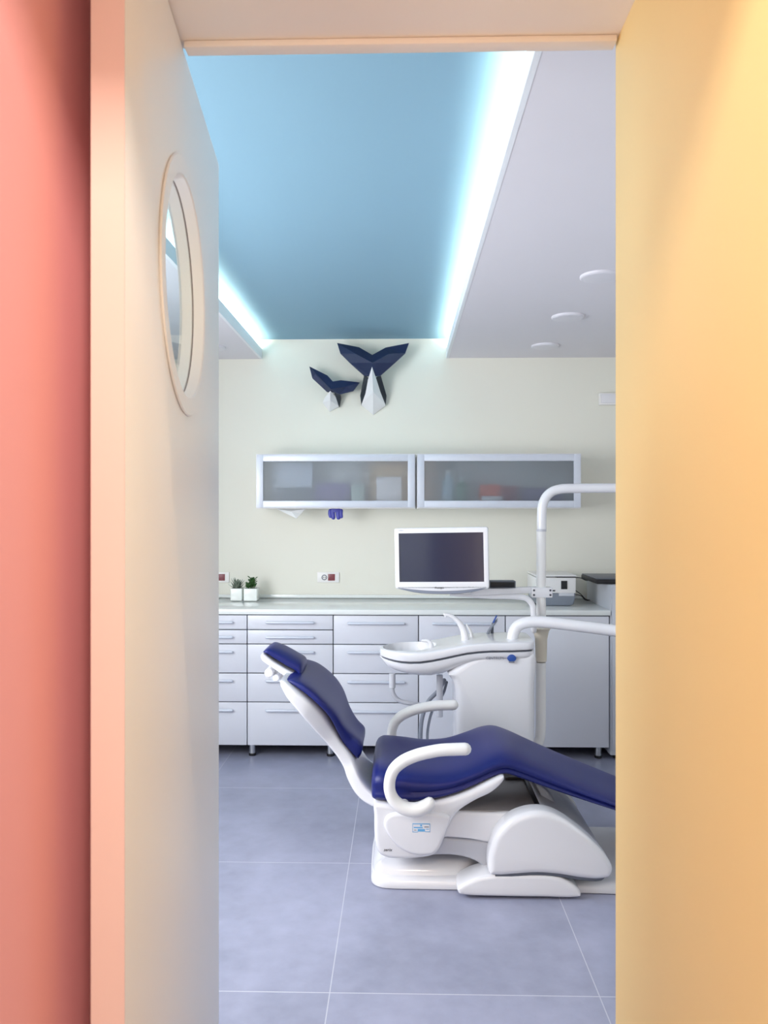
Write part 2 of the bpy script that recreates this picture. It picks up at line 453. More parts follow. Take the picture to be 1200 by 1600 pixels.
# wall between hall and surgery: white on the room side, red and yellow in the passage
b = box(WALL_L-.15, RED_X-.02, DOOR_Y0, WALL_F, 0, 2.9); box(YEL_X+.02, WALL_R+.15, DOOR_Y0, WALL_F, 0, 2.9, bm=b)
struct(obj('wall_front', b, 'wall', smooth=False))
struct(obj('wall_passage_left', box(RED_X-.02, RED_X, DOOR_Y0, WALL_F, 0, HEAD_Z), 'red', smooth=False))
struct(obj('wall_passage_right', box(YEL_X, YEL_X+.02, DOOR_Y0, WALL_F, 0, HEAD_Z), 'yellow', smooth=False))
struct(obj('wall_header', box(RED_X-.02, YEL_X+.02, DOOR_Y0, WALL_F, HEAD_Z, 2.9), 'header', smooth=False))
struct(obj('trim_1', box(RED_X+.053, YEL_X-.004, WALL_F-.024, WALL_F+.004, HEAD_Z-.012, HEAD_Z-.0005, .002), 'header'))
# hall behind the camera
b = box(-1.25, -1.1, -1.3, DOOR_Y0, 0, 2.9); box(1.1, 1.25, -1.3, DOOR_Y0, 0, 2.9, bm=b); box(-1.25, 1.25, -1.4, -1.28, 0, 2.9, bm=b)
struct(obj('wall_hall', b, 'wall', smooth=False))
struct(obj('ceiling_hall', box(-1.25, 1.25, -1.4, DOOR_Y0, 2.72, 2.9), 'wall', smooth=False))
# ceiling: blue recess, lowered side panels with a lip for the cove light
CO = .13
struct(obj('ceiling', box(LIP_L-CO, LIP_R+CO, WALL_F-.02, WALL_B+.02, BLUE_Z, BLUE_Z+.1), 'blue', smooth=False))
b = box(LIP_R, WALL_R+.1, WALL_F-.02, WALL_B, SOF_Z, SOF_Z+.03)
box(LIP_R+CO, WALL_R+.1, WALL_F-.02, WALL_B, SOF_Z+.03, 2.9, bm=b)
struct(obj('ceiling_right_panel', b, 'soffit', smooth=False))
b = box(WALL_L-.1, LIP_L, WALL_F-.02, WALL_B, SOF_Z, SOF_Z+.03)
box(WALL_L-.1, LIP_L-CO, WALL_F-.02, WALL_B, SOF_Z+.03, 2.9, bm=b)
struct(obj('ceiling_left_panel', b, 'soffit', smooth=False))
struct(obj('trim_2', box(LIP_R-.012, LIP_R+.004, WALL_F+.001, WALL_B-.001, SOF_Z-.001, LIP_Z), 'lip', smooth=False))
struct(obj('trim_3', box(LIP_L-.004, LIP_L+.012, WALL_F+.001, WALL_B-.001, SOF_Z-.001, LIP_Z), 'lip', smooth=False))
# LED strips lying in the two coves
for x, lab in ((LIP_R+.055, 'white LED strip light glowing in the cove right of the blue ceiling'), (LIP_L-.055, 'white LED strip light glowing in the cove left of the blue ceiling')):
    tag(obj('led_strip', box(x-.012, x+.012, (1.62 if x > 0 else 2.2), WALL_B-.04, SOF_Z+.031, SOF_Z+.042), 'led', smooth=False), lab, 'light', 'cove lights')

# ------------------------------------------------------------------ door with porthole (swung into the room)
A = P(195, 800, .95); B = P(342, 800, 1.79)
dv = Vector((B.x-A.x, B.y-A.y, 0)); DW = dv.length; dv.normalize()
nv = Vector((dv.y, -dv.x, 0))             # towards the opening (+X)
TH = .041; DZ = HEAD_Z-.006
def door_pt(s, t, z): return Vector((A.x, A.y, 0)) + dv*s + nv*t + Vector((0, 0, z))
def door_box(s0, s1, t0, t1, z0, z1, bev=0.):
    b = box(s0, s1, t0, t1, z0, z1, bev)
    for v in b.verts: v.co = door_pt(v.co.x, v.co.y, v.co.z)
    return b
sc_ = .415; zc = 1.876; RO, RI = .223, .190
door = thing('door', door_pt(DW/2, -TH/2, 0), 'pale cream swing door with round porthole, standing open on the left', 'door')
door['kind'] = 'structure'; door.name = 'door_1'; ORG['door_1'] = ORG['door']
leaf = boolean_cut(door_box(0, DW, -TH, 0, .008, DZ, .0015), lathe(door_pt(sc_, -TH-.05, zc), nv, [(RI+.012, 0), (RI+.012, TH+.1)], 72))
obj('leaf', leaf, 'door', door, smooth=True, angle=30)
obj('edge_lit_tint', door_box(-.0012, .0004, -TH, 0, .008, DZ, 0), 'edge', door, smooth=False)  # thin skin on the door edge, hall light put into its colour
pc = door_pt(sc_, 0, zc)
pf = obj('porthole_frame', ring(pc, nv, RI, RO, 0, .0045, 72, .0022), 'door', door)
ring_b = ring(pc, nv, RI, RI+.012, -.018, .001, 72, .001)
obj('inner_sleeve', ring_b, 'door', pf)
obj('inner_sleeve', ring(pc, nv, RI, RI+.012, -TH-.001, -.0205, 72, .001), 'door', pf)
obj('porthole_frame', ring(pc, nv, RI, RO, -TH-.0045, -TH, 72, .0022), 'door', door)
obj('gasket', ring(pc, nv, RI-.0003, RI+.011, -.0205, -.018, 72, .0002), 'gasket', pf)
obj('glass', lathe(pc, nv, [(RI+.004, -.0215), (RI+.004, -.0185)], 72), 'clear', door)

# ------------------------------------------------------------------ ceiling lamps
def disc_lamp(px, py, lab, x=None, y=None):
    if x is None:
        v = (800-py)/F; Yd = (SOF_Z-H)/v
        q = P(px, py, Yd); x, y = q.x, q.y
    t = thing('ceiling_light', (x, y, SOF_Z-.014), lab, 'light', 'round ceiling lights')
    obj('rim', lathe((x, y, SOF_Z), (0, 0, -1), [(.086, -.0003), (.086, .006), (.083, .010), (.079, .012), (.075, .011)], 40), 'disc', t)
    obj('diffuser', lathe((x, y, SOF_Z-.0095), (0, 0, -1), [(.0745, 0), (.074, .0025), (.05, .0042), (.001, .005)], 40), 'disc', t)
disc_lamp(937, 433, 'round white ceiling disc light nearest the yellow wall, largest of the row')
disc_lamp(887, 496, 'round white ceiling disc light, middle one of the row on the right')
disc_lamp(852, 541, 'round white ceiling disc light nearest the back wall, right of the blue recess')
disc_lamp(0, 0, 'round white ceiling disc light on the left panel, mostly hidden by the door', x=-1.20, y=4.83)

# ================================================================== BASE CABINETS AND WORKTOP
CY = 4.62                  # plane of the drawer fronts
TOPZ = PZ(952, CY-.02, 450)
CZ0 = PZ(1164.5, CY, 450); CZ1 = PZ(960.5, CY, 450)
def cx(px): return P(px, 1000, CY).x
def cz(py): return P(520, py, CY).z
def handle_bm(xa, xb, z):
    y = CY-.032
    b = tube([(xa, y, z), (xb, y, z)], .0082, 12, 1)
    for x in (xa+.012, xb-.012): cyl((x, CY-.001, z), (0, -1, 0), .0075, .034, 12, .001, bm=b)
    return b
def cabinet(label, xa, xb, rows, legs, side_right=False, hpx=None):
    t = thing('base_cabinet', ((xa+xb)/2, CY+.28, 0), label, 'cabinet', 'base cabinets along the back wall')
    obj('body', box(xa+.0006, xb-.0006, CY+.004, WALL_B-.005, CZ0, CZ1+.004), 'carc' if not side_right else 'cab', t, smooth=False)
    for (z1, z0, kind, hy) in rows:
        f = obj(kind, box(xa+.003, xb-.003, CY-.018, CY+.003, z0+.003, z1-.003, .0015), 'cab', t)
        if hy:
            xs = hpx if hpx else (xa+(xb-xa)*.24, xb-(xb-xa)*.24)
            obj('handle', handle_bm(xs[0], xs[1], hy), 'alu', f)
    for (lx, ly) in legs:
        l = obj('leg', cyl((lx, ly, .012), (0, 0, 1), .0195, CZ0-.0115, 24, .001), 'chrome', t)
        obj('foot', cyl((lx, ly, 0), (0, 0, 1), .022, .016, 24, .002), 'black', l)
    return t
z = [cz(v) for v in (960.5, 983.7, 1006, 1051.5, 1096.5, 1164.5)]
five = [(z[0], z[1], 'drawer', cz(972)), (z[1], z[2], 'drawer', cz(995)), (z[2], z[3], 'drawer', cz(1018)), (z[3], z[4], 'drawer', cz(1063)), (z[4], z[5], 'drawer', cz(1109))]
four = [(z[0], z[2], 'drawer', cz(973)), (z[2], z[3], 'drawer', cz(1018)), (z[3], z[4], 'drawer', cz(1064)), (z[4], z[5], 'drawer', cz(1110))]
two = [(z[0], z[2], 'drawer', cz(973)), (z[2], z[5], 'door', None)]
one = [(z[0], z[5], 'door', None)]
FY = CY+.035
xA, xB, xC, xD, xE = cx(387), cx(521), cx(653.8), cx(789), cx(951)
wA = xB-xA
cabinet('pale grey five-drawer cabinet half hidden by the door, under the plants', xA-wA, xA, five, [(xA-wA+.04, FY)], hpx=(cx(301), cx(364)))
cabinet('pale grey five-drawer cabinet directly behind the chair headrest', xA, xB, five, [(xA+.022, FY), (xB-.022, FY)], hpx=(cx(418), cx(490)))
cabinet('pale grey four-drawer cabinet left of the cuspidor unit, with even wide drawers', xB, xC, four, [(xC-.03, FY)], hpx=(cx(545), cx(631)))
cabinet('pale grey cabinet behind the cuspidor tap, one drawer above a plain door', xC, xD, two, [(xD-.03, FY)], hpx=(cx(677), cx(767)))
cabinet('pale grey cabinet with one plain door at the right end, right of the white pole', xD, xE, one, [(cx(937), FY)])
wt = tag(obj('worktop', box(xA-wA-.012, xE+.004, CY-.03, WALL_B-.002, CZ1+.0045, TOPZ, .003), 'top'), 'long glossy pale worktop lying on the row of base cabinets', 'worktop')
tag(obj('splash_strip', box(xA-wA-.012, xE+.004, WALL_B-.016, WALL_B-.001, TOPZ+.0003, TOPZ+.022, .003), 'top'), 'low white upstand strip along the back edge of the worktop', 'strip')

# ================================================================== WALL CABINETS WITH FROSTED GLASS
UY = 4.90
UZ0, UZ1 = PZ(794.5, UY, 520), PZ(709, UY, 520)
def wall_cabinet(label, px0, px1):
    xa, xb = P(px0, 750, UY).x, P(px1, 750, UY).x
    t = thing('wall_cabinet', ((xa+xb)/2, WALL_B-.16, UZ0), label, 'cabinet', 'wall cabinets')
    b = box(xa, xa+.014, UY+.004, WALL_B-.002, UZ0, UZ1); box(xb-.014, xb, UY+.004, WALL_B-.002, UZ0, UZ1, bm=b)
    box(xa+.014, xb-.014, UY+.004, WALL_B-.002, UZ0, UZ0+.014, bm=b); box(xa+.014, xb-.014, UY+.004, WALL_B-.002, UZ1-.014, UZ1, bm=b)
    box(xa+.014, xb-.014, WALL_B-.012, WALL_B-.002, UZ0+.014, UZ1-.014, bm=b)
    xm = xa+(xb-xa)*.34
    obj('body', b, 'offwh', t, smooth=False)
    fw = .043; d0 = UY-.018; g = .006
    x0, x1, z0, z1 = xa+g, xb-g, UZ0+g, UZ1-g
    f = box(x0, x0+fw, d0, UY+.002, z0, z1, .002); box(x1-fw, x1, d0, UY+.002, z0, z1, .002, bm=f)
    box(x0+fw-.001, x1-fw+.001, d0+.0004, UY+.0016, z1-fw, z1, .002, bm=f); box(x0+fw-.001, x1-fw+.001, d0+.0004, UY+.0016, z0, z0+fw, .002, bm=f)
    dr = obj('door_frame', f, 'alu', t)
    obj('glass', box(x0+fw-.004, x1-fw+.004, UY-.010, UY-.006, z0+fw-.004, z1-fw+.004), 'frost', dr, smooth=False)
    return xa, xb
wall_cabinet('left wall cabinet with aluminium frame and frosted glass, above the socket', 400, 649.3)
wall_cabinet('right wall cabinet with aluminium frame and frosted glass, behind the curved pole', 651, 908)
SH = UZ0+.0145
def shelf_box(px0, px1, pytop, rgb, label, y0=4.945, depth=.12, name='box', lid=None, rough=.6):
    a, bb = P(px0, 770, y0).x, P(px1, 770, y0).x
    zt = PZ(pytop, y0)
    t = obj(name, box(a, bb, y0, y0+depth, SH, zt, .004), mat(name+'_colour', rgb, rough, vary=.08, scale=9))
    tag(t, label, name, 'supplies behind the frosted glass')
    if lid:
        obj('lid', box(a-.002, bb+.002, y0-.002, y0+depth+.002, zt, zt+.012, .003), mat('lid_colour', lid, .6), t)
    return t
def shelf_bottle(px, w, pytop, rgb, label, y=4.98):
    c = P(px, 770, y); r = w*y/F/2; zt = PZ(pytop, y); h = zt-SH
    t = thing('bottle', (c.x, y, SH), label, 'bottle', 'supplies behind the frosted glass')
    obj('body', lathe((c.x, y, SH), (0, 0, 1), [(r*.95, 0), (r, .004), (r, h*.68), (r*.8, h*.76), (r*.4, h*.84), (r*.4, h*.86)], 24), mat('bottle_colour', rgb, .4), t)
    obj('cap', cyl((c.x, y, SH+h*.86), (0, 0, 1), r*.45, h*.14, 20, .002), 'offwh', t)
shelf_box(424, 488, 722, (206, 210, 222), 'tall white carton at the left end behind the left frosted glass', 5.03, .14, 'carton')
shelf_box(428, 484, 762, (70, 82, 98), 'dark blue grey tray low at the left behind the left frosted glass', 4.95, .06, 'tray')
shelf_box(493, 546, 755, (104, 84, 140), 'purple box in the middle behind the left frosted glass', 4.95, .12)
shelf_box(549, 569, 757, (196, 208, 196), 'pale green box right of the purple box behind the frosted glass', 4.945, .08)
shelf_box(577, 641, 726, (196, 172, 138), 'tall tan carton at the right behind the left frosted glass', 5.04, .12, 'carton')
shelf_box(588, 628, 748, (232, 230, 232), 'white box in front of the tan carton behind the left frosted glass', 4.945, .07, 'box', (214, 220, 226))
shelf_bottle(700, 20, 735, (176, 196, 208), 'pale blue bottle left of the green one behind the right frosted glass')
shelf_bottle(722, 18, 745, (120, 160, 136), 'green bottle beside the pale blue one behind the right frosted glass')
shelf_box(750, 782, 757, (226, 96, 66), 'orange red box with white lower half behind the right frosted glass', 4.945, .09)
shelf_box(783, 808, 759, (138, 48, 70), 'dark red box beside the orange red one behind the right frosted glass', 4.945, .09)
shelf_box(752, 786, 775, (232, 230, 230), 'low white box in front of the orange red box behind frosted glass', 4.93, .013)
shelf_box(815, 880, 763, (112, 100, 142), 'long violet box at the right end behind the right frosted glass', 4.945, .12)
# glove and tissue hanging out below the left cabinet
gz = UZ0-.0005
def glove_bm():
    b = loft([((PX(524.5, 4.98)+dx, 4.98, gz-dz), (0, 1, 0), (1, 0, 0), w, .010, .010, 2.2) for dx, dz, w in ((0, 0, .030), (0, .008, .036), (0, .018, .040), (0, .024, .041))], 24)
    for px, ln, w in ((516, .050, .0125), (520.5, .058, .0150), (528.5, .058, .0155), (533, .052, .0125)):
        x = PX(px, 4.98)
        tube([(x, 4.98, gz-.014), (x-.001, 4.978, gz-.032), (x+.002, 4.976, gz-ln)], [w, w, w*.9], 12, 4, bm=b, flat=.6, side=(1, 0, 0))
    return b
tag(obj('glove', glove_bm(), 'glove'), 'blue rubber glove dangling below the left wall cabinet', 'glove')
def tissue_bm():
    b = bmesh.new(); pts = [(432, 795), (448, 803), (463, 810), (470, 803), (477, 795)]
    fr = [P(x, y, 4.99 if i != 2 else 4.965) for i, (x, y) in enumerate(pts)]
    for q in fr: q.z = min(q.z, gz)
    mid = P(455, 799, 4.95); mid.z = min(mid.z, gz-.006)
    v = [b.verts.new(q) for q in fr]; m = b.verts.new(mid)
    bk = [b.verts.new(q+Vector((0, .012, 0))) for q in fr]
    for i in range(4): b.faces.new((v[i], v[i+1], m)); b.faces.new((v[i], bk[i], bk[i+1], v[i+1]))
    b.faces.new((v[4], v[0], m)); b.faces.new((v[0], v[4], bk[4], bk[0])); b.faces.new(bk)
    return b
tag(obj('tissue', tissue_bm(), 'tissue', smooth=False), 'white paper tissue poking out below the left wall cabinet', 'tissue')

# ================================================================== WHALE TAIL PAPER SCULPTURES
def facets(verts, faces, outline, depth, m, name, parent):
    """verts name -> (px, py, Y); faces in front, outline loop closed at the back by a copy pushed towards the wall"""
    b = bmesh.new(); V = {k: b.verts.new(P(*v)) for k, v in verts.items()}
    for f in faces: b.faces.new([V[k] for k in f])
    bk = {k: b.verts.new(Vector((V[k].co.x, min(V[k].co.y+depth, WALL_B-.002), V[k].co.z))) for k in outline}
    for i in range(len(outline)):
        a, c = outline[i], outline[(i+1) % len(outline)]
        b.faces.new((V[a], V[c], bk[c], bk[a]))
    b.faces.new([bk[k] for k in outline])
    return obj(name, b, m, parent, smooth=False)
t = thing('whale_tail_sculpture', P(583, 648, WALL_B-.01), 'large folded paper whale tail, navy flukes on white stem, high on back wall', 'wall decoration', 'paper whale tails')
facets({'A': (526.7, 535.8, 5.12), 'J': (561, 542.5, 5.09), 'E': (581.7, 554.5, 5.05), 'K': (602.5, 543, 5.09), 'Fr': (639, 536, 5.12),
        'G': (633, 552, 5.09), 'Hh': (616.7, 567, 5.06), 'I': (594, 587, 5.06), 'N': (581, 588, 5.06), 'D': (569, 587, 5.06), 'Cc': (546.7, 567, 5.06), 'Bb': (531.7, 552, 5.09),
        'R1': (556, 553, 5.03), 'R2': (608, 553, 5.03), 'Mm': (581.5, 567, 4.98)},
       [('A', 'J', 'R1', 'Bb'), ('J', 'E', 'Mm', 'R1'), ('Bb', 'R1', 'Mm', 'Cc'), ('Cc', 'Mm', 'N', 'D'),
        ('J', 'R1', 'E')[:0] or ('E', 'K', 'R2', 'Mm'), ('K', 'Fr', 'G', 'R2'), ('R2', 'G', 'Hh', 'Mm'), ('Mm', 'Hh', 'I', 'N')],
       ['A', 'J', 'E', 'K', 'Fr', 'G', 'Hh', 'I', 'N', 'D', 'Cc', 'Bb'], .018, 'paper_n', 'fluke', t)
facets({'W': (581.3, 573, 5.0), 'l1': (575, 593, 5.07), 'l2': (571, 615, 5.12), 'l3': (564.7, 632.5, 5.19), 'b': (583, 648, 5.205), 'r3': (602.5, 633, 5.19), 'r2': (594.5, 613, 5.12), 'r1': (588, 592, 5.07), 'm': (583, 612, 5.06)},
       [('W', 'l1', 'm'), ('l1', 'l2', 'm'), ('l2', 'l3', 'm'), ('l3', 'b', 'm'), ('b', 'r3', 'm'), ('r3', 'r2', 'm'), ('r2', 'r1', 'm'), ('r1', 'W', 'm')],
       ['W', 'l1', 'l2', 'l3', 'b', 'r3', 'r2', 'r1'], .2, 'paper_w', 'stem', t)
for nm, q in (('l', [(569, 585, 5.08), (575.5, 590, 5.08), (571, 615, 5.13), (564.5, 633, 5.19), (562.8, 618, 5.17)]), ('r', [(594.5, 585, 5.08), (587, 590, 5.08), (594.5, 613, 5.13), (602.5, 633, 5.19), (603.8, 617.5, 5.17)])):
    vs = {str(i): p for i, p in enumerate(q)}
    facets(vs, [tuple(vs)], list(vs), .2, 'paper_k', 'stem_side', t)
t = thing('whale_tail_sculpture', P(515, 643, WALL_B-.01), 'small folded paper whale tail tilted left, left of the larger tail', 'wall decoration', 'paper whale tails')
facets({'A': (483.3, 572.5, 5.14), 'J': (511.7, 586.7, 5.11), 'E': (520, 596, 5.09), 'K': (532.5, 594, 5.11), 'Fr': (562, 597.5, 5.14), 'G': (551.7, 611, 5.12), 'Hh': (531, 616, 5.12), 'N': (521, 613, 5.11),
        'D': (511, 612.5, 5.12), 'Bb': (488, 591, 5.12), 'Mm': (516.7, 608, 5.06), 'S': (493, 584, 5.10), 'T': (541, 604, 5.10)},
       [('A', 'J', 'Mm', 'S'), ('J', 'E', 'Mm'), ('E', 'K', 'Mm'), ('K', 'Fr', 'T', 'Mm'), ('A', 'S', 'Bb'), ('S', 'Mm', 'D', 'Bb'), ('Mm', 'N', 'D'), ('Mm', 'T', 'Hh', 'N'), ('T', 'Fr', 'G', 'Hh')],
       ['A', 'J', 'E', 'K', 'Fr', 'G', 'Hh', 'N', 'D', 'Bb'], .014, 'paper_n', 'fluke', t)
facets({'W': (516, 610.5, 5.08), 'l': (507, 622, 5.15), 'l3': (504, 629, 5.19), 'b': (515, 643, 5.205), 'r3': (529.5, 635, 5.19), 'r1': (524, 619, 5.14), 'm': (516, 626, 5.11)},
       [('W', 'l', 'm'), ('l', 'l3', 'm'), ('l3', 'b', 'm'), ('b', 'r3', 'm'), ('r3', 'r1', 'm'), ('r1', 'W', 'm')], ['W', 'l', 'l3', 'b', 'r3', 'r1'], .2, 'paper_w', 'stem', t)
q = [(522, 612, 5.13), (531, 615, 5.13), (532, 621, 5.16), (530, 636, 5.19), (524, 619, 5.14)]
vs = {str(i): p for i, p in enumerate(q)}
facets(vs, [tuple(vs)], list(vs), .2, 'paper_k', 'stem_side', t)

# ================================================================== SMALL WALL FITTINGS
def wall_box(px0, px1, py0, py1, d0, d1, bev=.002, bm=None):
    a, c = P(px0, py1, WALL_B), P(px1, py0, WALL_B)
    return box(a.x, c.x, WALL_B-d1, WALL_B-d0, a.z, c.z, bev, bm=bm)
def outlet(dx, label):
    c = P(513+dx, 902, WALL_B)
    t = thing('wall_outlet', (c.x, WALL_B-.006, c.z), label, 'outlet', 'sockets above the worktop')
    obj('plate', wall_box(496+dx, 530+dx, 894, 910, .0005, .010), 'offwh', t)
    s = P(507+dx, 902, WALL_B)
    so = obj('socket', ring((s.x, WALL_B-.010, s.z), (0, -1, 0), .0125, .019, -.001, .003, 32, .001), 'ink', t)
    obj('contact', cyl((s.x-.006, WALL_B-.0095, s.z), (0, -1, 0), .003, .002, 12, .0003), 'black', so)
    obj('contact', cyl((s.x+.006, WALL_B-.0095, s.z), (0, -1, 0), .003, .002, 12, .0003), 'black', so)
    obj('switch', wall_box(512.7+dx, 523.5+dx, 896.7, 907, .0095, .013, .0015), 'maroon', t)
outlet(0, 'white wall socket with maroon switch left of the monitor')
outlet(-171.5, 'white wall socket with maroon switch cut off by the door edge')
t = thing('wall_panel', P(955, 634, WALL_B-.01), 'small white box on the back wall high at the right', 'wall panel')
obj('body', wall_box(935, 985, 615, 633.5, .0005, .035, .004), 'offwh', t)
obj('front_cover', wall_box(937, 983, 617, 631, .0345, .038, .003), 'white', t)

# ================================================================== SUCCULENTS
def pot(px, y, half, label, leaf):
    c = P(px, 930, y); h = .082
    t = thing('potted_succulent', (c.x, y, TOPZ), label, 'plant', 'succulents on the worktop')
    o = box(c.x-half, c.x+half, y-half, y+half, TOPZ+.0005, TOPZ+h, .006, 3)
    cut = box(c.x-half+.005, c.x+half-.005, y-half+.005, y+half-.005, TOPZ+h-.012, TOPZ+h+.02)
    obj('pot', boolean_cut(o, cut), 'pot', t, angle=35)
    obj('soil', box(c.x-half+.0052, c.x+half-.0052, y-half+.0052, y+half-.0052, TOPZ+h-.0118, TOPZ+h-.006), 'soil', t)
    b = bmesh.new(); z0 = TOPZ+h-.008
    if leaf == 'agave':
        for k in range(26):
            ang = k*2.39996; el = .15+1.25*(k/26); ln = .072*(.75+.25*random.random())
            d = Vector((math.cos(ang)*math.cos(el), math.sin(ang)*math.cos(el), math.sin(el)))
            p0 = Vector((c.x, y, z0)); s = d.cross(Vector((0, 0, 1))).normalized()
            st = []
            for u, w in ((0, .005), (.35, .0105), (.7, .008), (1, .0009)):
                st.append((p0+d*ln*u+Vector((0, 0, .012*u*u)), s.cross(d), s, w, .0028*(1-u*.8), .0028*(1-u*.8), 2))
            loft(st, 8, bm=b)
    else:
        for k in range(8):
            ang = k*2.4; rad = .004+.031*(k/8)
            bx, by = c.x+rad*math.cos(ang), y+rad*math.sin(ang)*.8
            hh = .05+.028*random.random() if bx > c.x-.008 else .035
            tube([(bx, by, z0), (bx+.003*math.cos(ang), by, z0+hh*.6), (bx+.006*math.cos(ang), by, z0+hh)], .0022, 6, 3, bm=b)
            for j in range(7):
                zz = z0+hh*(.25+.75*j/6); a2 = j*2.4+k
                d = Vector((math.cos(a2), math.sin(a2), .7)).normalized(); s = d.cross(Vector((0, 0, 1))).normalized()
                p0 = Vector((bx+.004*math.cos(ang), by, zz))
                loft([(p0+d*.023*u, s.cross(d), s, w, .0022, .0022, 2) for u, w in ((0, .001), (.35, .0078), (.75, .0085), (1, .003))], 8, bm=b)
    obj('leaves', b, leaf, t)
pot(370.8, 5.06, .0385, 'white square pot with spiky grey green succulent, nearer the door', 'agave')
pot(393, 5.06, .0445, 'white square pot with bushy bright green succulent, right one of the pair', 'jade')

# ================================================================== MONITOR ON ITS BRACKET
MY = 3.86
mc = P(690, 870, MY)
mon = thing('monitor', (mc.x, MY, PZ(926, MY)), 'white flat screen monitor with dark screen on the swing arm', 'monitor')
MW, MH = .470, .306
ROT = Matrix.Translation(mc) @ Matrix.Rotation(math.radians(-9), 4, 'Z') @ Matrix.Rotation(math.radians(-1.1), 4, 'Y')
def mon_obj(name, b, m, parent=mon, **k):
    bmesh.ops.transform(b, matrix=ROT, verts=b.verts[:]); return obj(name, b, m, parent, **k)
def rrect(x0, x1, z0, z1, r, n=5):
    out = []
    for cx_, cz_, a0 in ((x1-r, z1-r, 0), (x0+r, z1-r, 90), (x0+r, z0+r, 180), (x1-r, z0+r, 270)):
        for i in range(n+1):
            a = math.radians(a0+90*i/n); out.append((cx_+r*math.cos(a), cz_+r*math.sin(a)))
    return out
zt, zb = MH/2-.006, -MH/2-.006
bez = slab(rrect(-MW/2, MW/2, zb, zt, .012), -.022, .02, .006, XZ, 3, 1)
hz0, hz1 = zb+.035, zt-.026
bez = boolean_cut(bez, box(-MW/2+.022, MW/2-.024, -.05, -.016, hz0, hz1))
mon_obj('bezel', bez, 'white', angle=30)
mon_obj('screen', box(-MW/2+.0222, MW/2-.0242, -.0172, -.012, hz0+.0002, hz1-.0002), 'screen')
ch = [(-MW/2+.008, zb+.004), (-MW/4, zb+.004), (0, zb+.004), (MW/4, zb+.004), (MW/2-.008, zb+.004), (MW/2-.05, zb-.008), (MW/4, zb-.021), (0, zb-.027), (-MW/4, zb-.021), (-MW/2+.05, zb-.008)]
# curved lower lip of the front bezel and grey chin below it
mon_obj('front_lip', slab([(-MW/2+.01, zb+.008), (0, zb+.008), (MW/2-.01, zb+.008), (MW/4, zb-.006), (0, zb-.011), (-MW/4, zb-.006)], -.025, .0, .003, XZ, 3, 6), 'white')
mon_obj('chin', slab(ch, -.021, .015, .006, XZ, 3, 5), 'chin')
mon_obj('back_shell', slab(rrect(-MW/2+.04, MW/2-.04, zb+.03, zt-.03, .05), .0205, .06, .02, XZ, 4, 1), 'white')
for x in (.135, .155, .171):
    mon_obj('button', cyl((x, -.0215, zb+.008), (0, -1, 0), .0025, .002, 10, .0004), 'dink')
bt = text_bm('Prestigio', .013, (-.012, -.0262, zb+.006), shear=.25, align='CENTER')
mon_obj('lettering', bt, 'dink', smooth=False)
bt = text_bm('P1900W', .0075, (-MW/2+.035, -.0225, zt-.012), align='CENTER')
mon_obj('lettering', bt, 'grey', smooth=False)

# ================================================================== CUSPIDOR UNIT WITH POLE AND ARMS
UYc, UN = 3.93, 3.76
cu = thing('cuspidor_unit', (P(770, 1000, UYc).x, UYc, 0), 'white dental cuspidor unit with basin, taps, pole and white tube arms beside the chair', 'dental unit')
groove_px = [(596.5, 1033), (622.5, 1036.7), (650.7, 1037), (681, 1033), (707, 1027), (731, 1022), (759, 1019), (806.7, 1018.5), (836, 1017)]
gr = [P(x, y, UN) for x, y in groove_px]
def interp(tab, x):
    if x <= tab[0][0]: return tab[0][1]
    for (a, b_), (c, d) in zip(tab, tab[1:]):
        if x <= c: return b_+(d-b_)*(x-a)/(c-a)
    return tab[-1][1]
gtab = [(p.x, p.z) for p in gr]
ttab = [(P(x, y, UN).x, P(x, y, UN).z) for x, y in [(593, 1021), (622, 1019), (650, 1019), (681, 1016), (707, 1011), (731, 1006.5), (760, 1004), (806, 1003), (838, 1003)]]
btab = [(P(x, y, UN+.03).x, P(x, y, UN+.03).z) for x, y in [(594, 1034), (598.7, 1040), (605, 1047.5), (622.5, 1054), (644, 1059), (666, 1061), (685, 1059.5), (703, 1053), (722, 1045), (745, 1039), (770, 1037), (838, 1036)]]
xl, xr = PX(593.5, UYc-.02), PX(837, UN)
def hw(x):
    d = (x-xl)
    r = .172
    w = r if d >= .2 else r*math.sqrt(max(1-((.2-d)/.2)**2, 0))
    e = xr-x
    if e < .05: w = w-.05+.05*math.sqrt(max(1-((.05-e)/.05)**2, 0))
    return max(w, .004)
xs = [xl+.0005, xl+.004, xl+.012, xl+.025, xl+.045, xl+.075, xl+.11, xl+.15, xl+.2]+[xl+.2+(xr-.05-xl-.2)*i/9 for i in range(1, 10)]+[xr-.03, xr-.015, xr-.005, xr-.001]
st, st2 = [], []
for x in xs:
    zg, zt_, zb_ = interp(gtab, x), interp(ttab, x), interp(btab, x)
    c = (zg+zt_)/2
    st.append(((x, UYc, c), (0, 0, 1), (0, 1, 0), hw(x), (zt_-zg)/2-.001, (zt_-zg)/2-.0004, 7))
    e = xr-x
    st2.append(((x, UYc, zg-.0005-.004), (0, 0, 1), (0, 1, 0), hw(x)*.992, .0034, max(zg-zb_-.0055, .003), 2.8))
tray = loft(st, 48)
bc = Vector((PX(640, UYc), UYc, interp(ttab, PX(636, UYc))-.0005))
cut = lathe(bc, (0, 0, -1), [(.001, .098), (.05, .094), (.085, .08), (.112, .055), (.127, .03), (.133, 0), (.133, -.06), (.001, -.06)], 48, capped=True)
bmesh.ops.scale(cut, vec=(1.03, 1.0, 1), verts=cut.verts[:], space=Matrix.Translation(-bc))
tray_full = boolean_cut(tray, cut)
obj('tray', tray_full, 'white', cu, angle=50)
